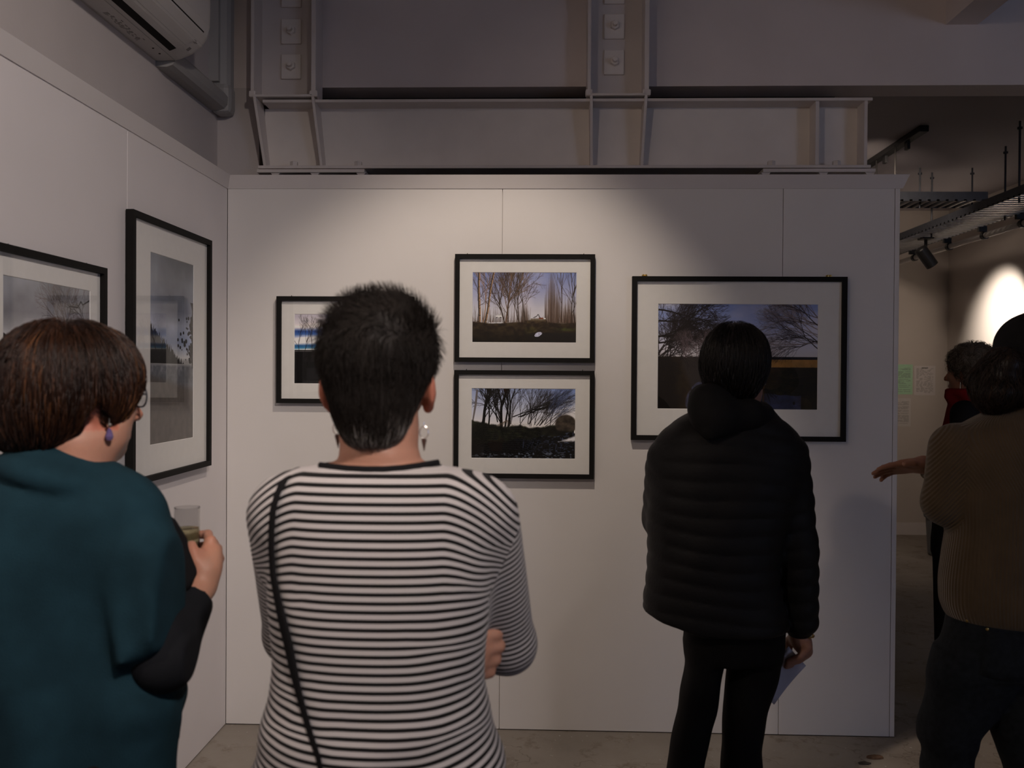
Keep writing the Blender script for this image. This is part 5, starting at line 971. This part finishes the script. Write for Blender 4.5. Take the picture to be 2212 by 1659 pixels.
# =================================================================== visitor in the tan ribbed sweater, cut by the right edge
D = 2.45
pT = person('person in tan ribbed sweater, dark jeans and black beanie, one hand held out', D, 2190)
J = lambda x, y, dd=0: at(x, y, D+dd)
hT = Head(J(2226, 786, .03), math.radians(-28), .225)
rowsT = [(880, 2160, 2285, .065), (898, 2118, 2322, .09), (918, 2082, 2356, .108), (945, 2055, 2380, .122), (990, 2044, 2392, .132), (1060, 2048, 2390, .138), (1134, 2056, 2382, .14), (1200, 2046, 2380, .142), (1270, 2041, 2378, .144), (1312, 2045, 2374, .142), (1338, 2058, 2366, .132), (1346, 2066, 2360, .12)]
Lsh, Lel, Lwr = J(2066, 968), J(2042, 1084, .02), J(2150, 1085, .28)
Rsh, Rel, Rwr = J(2372, 968), J(2385, 1130, .06), J(1994, 1004, .28)
x0, x1 = J(1870, 1000, .3)[0]-.03, J(2440, 1300)[0]+.05; y0, y1 = J(2190, 1300, -.27)[1], J(2190, 1300, .48)[1]
F = Field(A3(x0, y0, .02), A3(x1, y1, J(0, 650)[2]), (.008, .008, .011), fx=((x0, J(2010, 1000, .3)[0], .004),), fy=((J(1950, 1000, .20)[1], J(1950, 1000, .34)[1], .004),), fz=((J(1950, 1060, .28)[2], J(1950, 970, .28)[2], .0038), (J(0, 900)[2], J(0, 650)[2], .007)))
F.add(loft(rows_px([(868, 2180, 2270, .05)]+[(y, a+18, b-18, t-.025) for y, a, b, t in rowsT[:-2]]+[(1380, 2080, 2330, .09)], D)), .02); hT.build(F, J(2225, 890), .052)
F.add(cap(Lsh, Lel, .046, .036), .02); F.add(cap(Lel, Lwr, .036, .026), .02); F.add(cap(Rsh, Rel, .046, .036), .02); F.add(cap(Rel, J(2240, 1060, .30), .036, .034), .02); F.add(cap(J(2240, 1060, .30), Rwr, .034, .026), .02)
hand(F, Rwr, -CR*1-CU*.10, -CU*1-CF*.55+CR*.05, .172, (.10, .12, .16, .26), (.55, .12), 1, .03)
hand(F, Lwr, CR, -CU, .175, (.5,)*4, (.8, .3), -1)
hip = J(2190, 1400); legpath(F, J, ([(2130, 1370), (2115, 1420), (2082, 1509, .02), (2048, 1590, .04), (2045, 1660, .05), (2045, 2050, .05)], [(2260, 1370), (2262, 1420), (2232, 1530), (2226, 1610), (2234, 1680), (2238, 2050)]))
PQ = F.mesh(1); tomesh('body', PQ, M['skindark'], pT, {'tone': ('POINT', head_tone(PQ[0], hT))})
def ribmat():
    m = mat('tan_ribbed_knit', (.115, .080, .047), .95, .1, .12, 16); nt, N, L, b = nodes(m); a = N.new('ShaderNodeAttribute'); a.attribute_name = 'rib'
    s = N.new('ShaderNodeMath'); s.operation = 'SINE'; mu = N.new('ShaderNodeMath'); mu.operation = 'MULTIPLY'; mu.inputs[1].default_value = 6.2832; L.new(a.outputs['Fac'], mu.inputs[0]); L.new(mu.outputs[0], s.inputs[0])
    bp = N.new('ShaderNodeBump'); bp.inputs['Strength'].default_value = .45; bp.inputs['Distance'].default_value = .004; L.new(s.outputs[0], bp.inputs['Height']); L.new(bp.outputs[0], b.inputs['Normal']); b.inputs['Sheen Weight'].default_value = .25; return m
F = Field(A3(J(1960, 1000)[0], y0, J(0, 1360)[2]), A3(x1, y1, J(0, 862)[2]), .006)
F.add(loft(rows_px(rowsT, D), e=2.3), .02); F.add(cap(Lsh, Lel, .070, .062), .03); F.add(cap(Lel, Lwr, .060, .040), .02); F.add(cap(Rsh, Rel, .07, .06), .03); F.add(cap(Rel, J(2240, 1060, .30), .055, .05), .02); F.add(cut(cap(J(2240, 1060, .30), J(1960, 1000, .28), .05, .034), J(1998, 1004, .28), J(1960, 1000, .28)-J(2240, 1060, .30)), .02)
F.add(torus(J(2226, 882), CU, .070, .014, 1.3), .012); F.sub(cap(J(2052, 1140, -.10), J(2075, 1310, -.13), .008, .014), .04)
F.disp(lambda X, Y, Z: .004*snoise(X, Y, Z, 22, 75))
P, Q = F.mesh(2); pc = P[Q]; cen = pc.mean(1); arm = (seg(cen, Lsh, Lel) < .085) & (cen[:, 0] < J(2062, 1000)[0])
yoke = np.clip((P[:, 2]-J(0, 1060)[2])/.12, 0, 1); rb = (np.arctan2(pc[..., 0]-hip[0]-.02, hip[1]-pc[..., 1])*.165+.55*np.clip(pc[..., 2]-J(0, 1040)[2], 0, 1))/.0082; rb[arm] = ((pc[arm]-Lsh) @ A3(.75, -.2, -.62))/.0082
tomesh('ribbed_sweater', (P, Q), ribmat(), pT, {'rib': ('CORNER', rb)})
F = Field(A3(J(1960, 1500)[0], y0, .03), A3(x1, y1, J(0, 1300)[2]), (.0068, .0068, .009))
F.add(loft(rows_px([(1310, 2056, 2350, .125), (1360, 2050, 2352, .13), (1420, 2030, 2356, .13), (1450, 2022, 2350, .125)], D)), .02)
for rows in ([(1400, 2026, 2215, .105), (1457, 2010, 2200, .10), (1509, 2005, 2166, .095, .02), (1543, 1995, 2138, .09, .03), (1580, 1987, 2108, .088, .04), (1600, 1988, 2104, .084, .045), (1618, 1997, 2097, .078, .05), (1660, 1997, 2093, .076, .05), (1760, 2002, 2086, .07, .05), (1900, 2006, 2084, .066, .05), (2060, 2008, 2086, .068, .05)], [(1400, 2180, 2350, .105), (1500, 2150, 2320, .10), (1546, 2142, 2300, .095), (1600, 2152, 2290, .085), (1660, 2176, 2290, .08), (1800, 2190, 2284, .07), (2060, 2195, 2284, .066)]): F.add(loft(rows_px(rows, D)), .014)
F.disp(lambda X, Y, Z: .0045*snoise(X*.5, Y*.5, Z*1.5, 38, 85)*np.clip((1.0-Z)*2, .3, 1))
P2, Q2 = F.mesh(1); jn = tomesh('jeans', (P2, Q2), mat('dark_denim', (.015, .0185, .023), .85, .15, .25, 60, .25, 500), pT)
bv2 = BVHTree.FromPolygons([tuple(p) for p in P2], [tuple(int(k) for k in q) for q in Q2])
def onj(px, py, off):
    r = ray(px, py); r = r/np.linalg.norm(r); h = bv2.ray_cast(Vector(CAM), Vector(r)); return np.array(h[0])+np.array(h[1])*off if h[0] else at(px, py, D-.12)
pk = MB(); n = 7; cs = [(2132, 1360), (2222, 1378), (2216, 1462), (2168, 1466), (2116, 1458)]
gr_ = [[onj((1-v)*(2132+96*u)+v*(2118+96*u), 1362+12*u+v*(94+8*math.sin(math.pi*u)), .004) for u in np.linspace(0, 1, n)] for v in np.linspace(0, 1, n)]
pk.add([p for r in gr_ for p in r], [(i*n+j, (i+1)*n+j, (i+1)*n+j+1, i*n+j+1) for i in range(n-1) for j in range(n-1)]); pko = pk.build('back_pocket', jn.data.materials[0], jn, smooth=True); pko.modifiers.new('thickness', 'SOLIDIFY').thickness = .002
for px, py in ((2091, 1341), (2133, 1359)): c = onj(px, py, .004); MB().lathe([(0, .003), (.0035, .002), (.0045, 0)], c, -CF, 10).build('rivet', M['brass'], jn)
for s, px, dd in ((-1, 2046, .05), (1, 2238, 0)): b = J(px, 2060, dd); shoe('shoe', (b[0], b[1], 0), -.15, M['shoe'], pT)
F = Field(hT.c-A3(.24, .2, .22), hT.c+A3(.2, .2, .17), .0065)
F.add(hT.e((0, -.04, -.03), (.105, .105, .10)), .03); F.add(hT.e((-.055, -.055, -.075), (.062, .06, .062)), .04); F.add(ell(J(2150, 838, -.02), (.055, .075, .062)), .03); F.add(ell(J(2166, 790, -.02), (.045, .07, .05)), .03); F.add(hT.e((.055, -.055, -.075), (.062, .06, .062)), .04); F.sub(hT.e((0, .12, -.03), (.065, .07, .10)), .02); F.disp(lambda X, Y, Z: .007*snoise(X, Y, Z, 60, 93))
def dirT(P, N, i, g): D_ = A3(0, 0, -1)+.5*np.stack([np.sin(i*1.1+P[:, 2]*60), np.cos(i*1.3+P[:, 0]*60), 0*P[:, 0]], 1)+g.normal(0, .25, P.shape); return D_-.5*N*(D_*N).sum(1)[:, None]
hairobj(pT, hT, F, M['hair_brown'], 3000, 9, .010, dirT, lambda s: .004+.012*s, .0007, 7, lambda V, t: t)
F = Field(hT.c-A3(.17, .17, .06), hT.c+A3(.17, .17, .19), .006); F.add(hT.e((0, -.02, .045), (.096, .116, .098)), .02); F.clip(hT.p(0, 0, .005), tuple(-hT.ax[2]+hT.ax[1]*-.12), .01); F.add(torus(hT.p(0, -.02, .018), hT.ax[2], .094, .011, 2), .01); F.disp(lambda X, Y, Z: .0015*snoise(X, Y, Z, 60, 97))
tomesh('beanie', F.mesh(1), M['cloth_black'], pT)
# =================================================================== visitor in the red vest, beyond the end of the wall
D = 4.3
pR = person('person with curly greying hair and red high collar vest beyond the wall end', D, 2100)
J = lambda x, y, dd=0: at(x, y, D+dd)
hR = Head(J(2094, 805, 0), math.radians(-38), .225)
rowsR = [(838, 2072, 2120, .07), (862, 2060, 2134, .10), (880, 2054, 2148, .115), (905, 2048, 2160, .125), (950, 2036, 2168, .135), (1000, 2026, 2172, .14), (1080, 2022, 2172, .145), (1150, 2026, 2170, .145), (1165, 2028, 2170, .145)]
b0 = J(2098, 1300); F = Field(b0-A3(.36, .35, b0[2]-.02), A3(b0[0]+.36, b0[1]+.35, J(0, 715)[2]), (.011, .011, .013), fz=((J(0, 860)[2], J(0, 715)[2], .008),), fx=((hR.c[0]-.13, hR.c[0]+.13, .008),), fy=((hR.c[1]-.14, hR.c[1]+.14, .008),))
F.add(loft(rows_px([(r[0], r[1]+6, r[2]-6, r[3]-.02) for r in rowsR], D)), .02); hR.build(F, J(2096, 850), .054)
RA = {1: (J(2160, 890), J(2170, 1010, .02), J(2138, 1080, .2)), -1: (J(2084, 894, -.09), J(2080, 1010, -.10), J(2060, 1080, .12))}
for s in (-1, 1):
    a, b, c = RA[s]; F.add(cap(a, b, .046, .04), .02); F.add(cap(b, c, .04, .028), .02); hand(F, c, CF*.6-CR*s*.6, -CU, .17, (.5,)*4, (.8, .2), s)
hip = J(2098, 1150); legs(F, hip, .085, ((hip[0]-.1, hip[1], 0), (hip[0]+.1, hip[1], 0)))
PQ = F.mesh(1); tomesh('body', PQ, M['skindark'], pR, {'tone': ('POINT', head_tone(PQ[0], hR))})
red = mat('red_fleece', (.22, .010, .014), .9, .15, .15, 25, .25, 250)
F = Field(A3(b0[0]-.3, b0[1]-.3, J(0, 1175)[2]), A3(b0[0]+.3, b0[1]+.3, J(0, 825)[2]), .009); F.add(loft(rows_px(rowsR, D)), .02); F.add(torus(J(2092, 850), CU*1+CR*.35, .080, .022, 1.8), .02); F.add(cap(J(2050, 858), J(2064, 868), .016, .03), .03); F.disp(lambda X, Y, Z: .004*snoise(X, Y, Z, 25, 101)); tomesh('vest', F.mesh(2), red, pR)
F = Field(A3(b0[0]-.38, b0[1]-.3, J(0, 1120)[2]), A3(b0[0]+.38, b0[1]+.4, J(0, 845)[2]), .010)
for s in (-1, 1): a, b, c = RA[s]; F.add(cap(a, b, .064, .056), .02); F.add(cap(b, c, .056, .04), .02)
tomesh('black_sleeves', F.mesh(1), M['cloth_black'], pR)
F = Field(hip-A3(.3, .25, hip[2]-.03), hip+A3(.3, .25, .1), .012); F.add(loft([(hip[2]+.08, hip[0], hip[1], .17, .13), (hip[2]-.1, hip[0], hip[1], .175, .13)]), .02)
for s in (-1, 1): F.add(cap(hip+A3(s*.085, 0, -.04), (hip[0]+s*.1, hip[1], .1), .09, .055), .02)
tomesh('trousers', F.mesh(1), M['cloth_black'], pR)
for s in (-1, 1): shoe('shoe', (hip[0]+s*.1, hip[1], 0), .4, M['shoe'], pR)
F = Field(hR.c-A3(.17, .17, .16), hR.c+A3(.17, .17, .17), .007); F.add(hR.e((0, -.02, .046), (.098, .112, .095)), .02); F.add(hR.e((0, -.05, -.02), (.085, .075, .08)), .04); F.sub(hR.e((0, .12, -.03), (.075, .07, .085)), .02); F.sub(hR.e((-.09, .01, -.03), (.02, .03, .045)), .01); F.disp(lambda X, Y, Z: .006*snoise(X, Y, Z, 75, 111))
def dirR(P, N, i, g): return N*(.6 if i < 2 else .1)+np.stack([np.sin(i*1.4+P[:, 2]*90), np.cos(i*1.2+P[:, 0]*80), np.sin(i+P[:, 1]*90)-.3], 1)+g.normal(0, .3, P.shape)
hairobj(pR, hR, F, M['hair_grey'], 2600, 8, .008, dirR, lambda s: .003+.02*s, .0009, 8, lambda V, t: np.clip(t+.25*np.clip(((V-hR.c) @ hR.ax.T)[:, 2]*8, 0, 1), 0, 1))
c = hR.p(-.08, .0, -.045); MB().tube([c, c-A3(0, 0, .03)], .0025, 6).build('earring', M['silver'], pR)
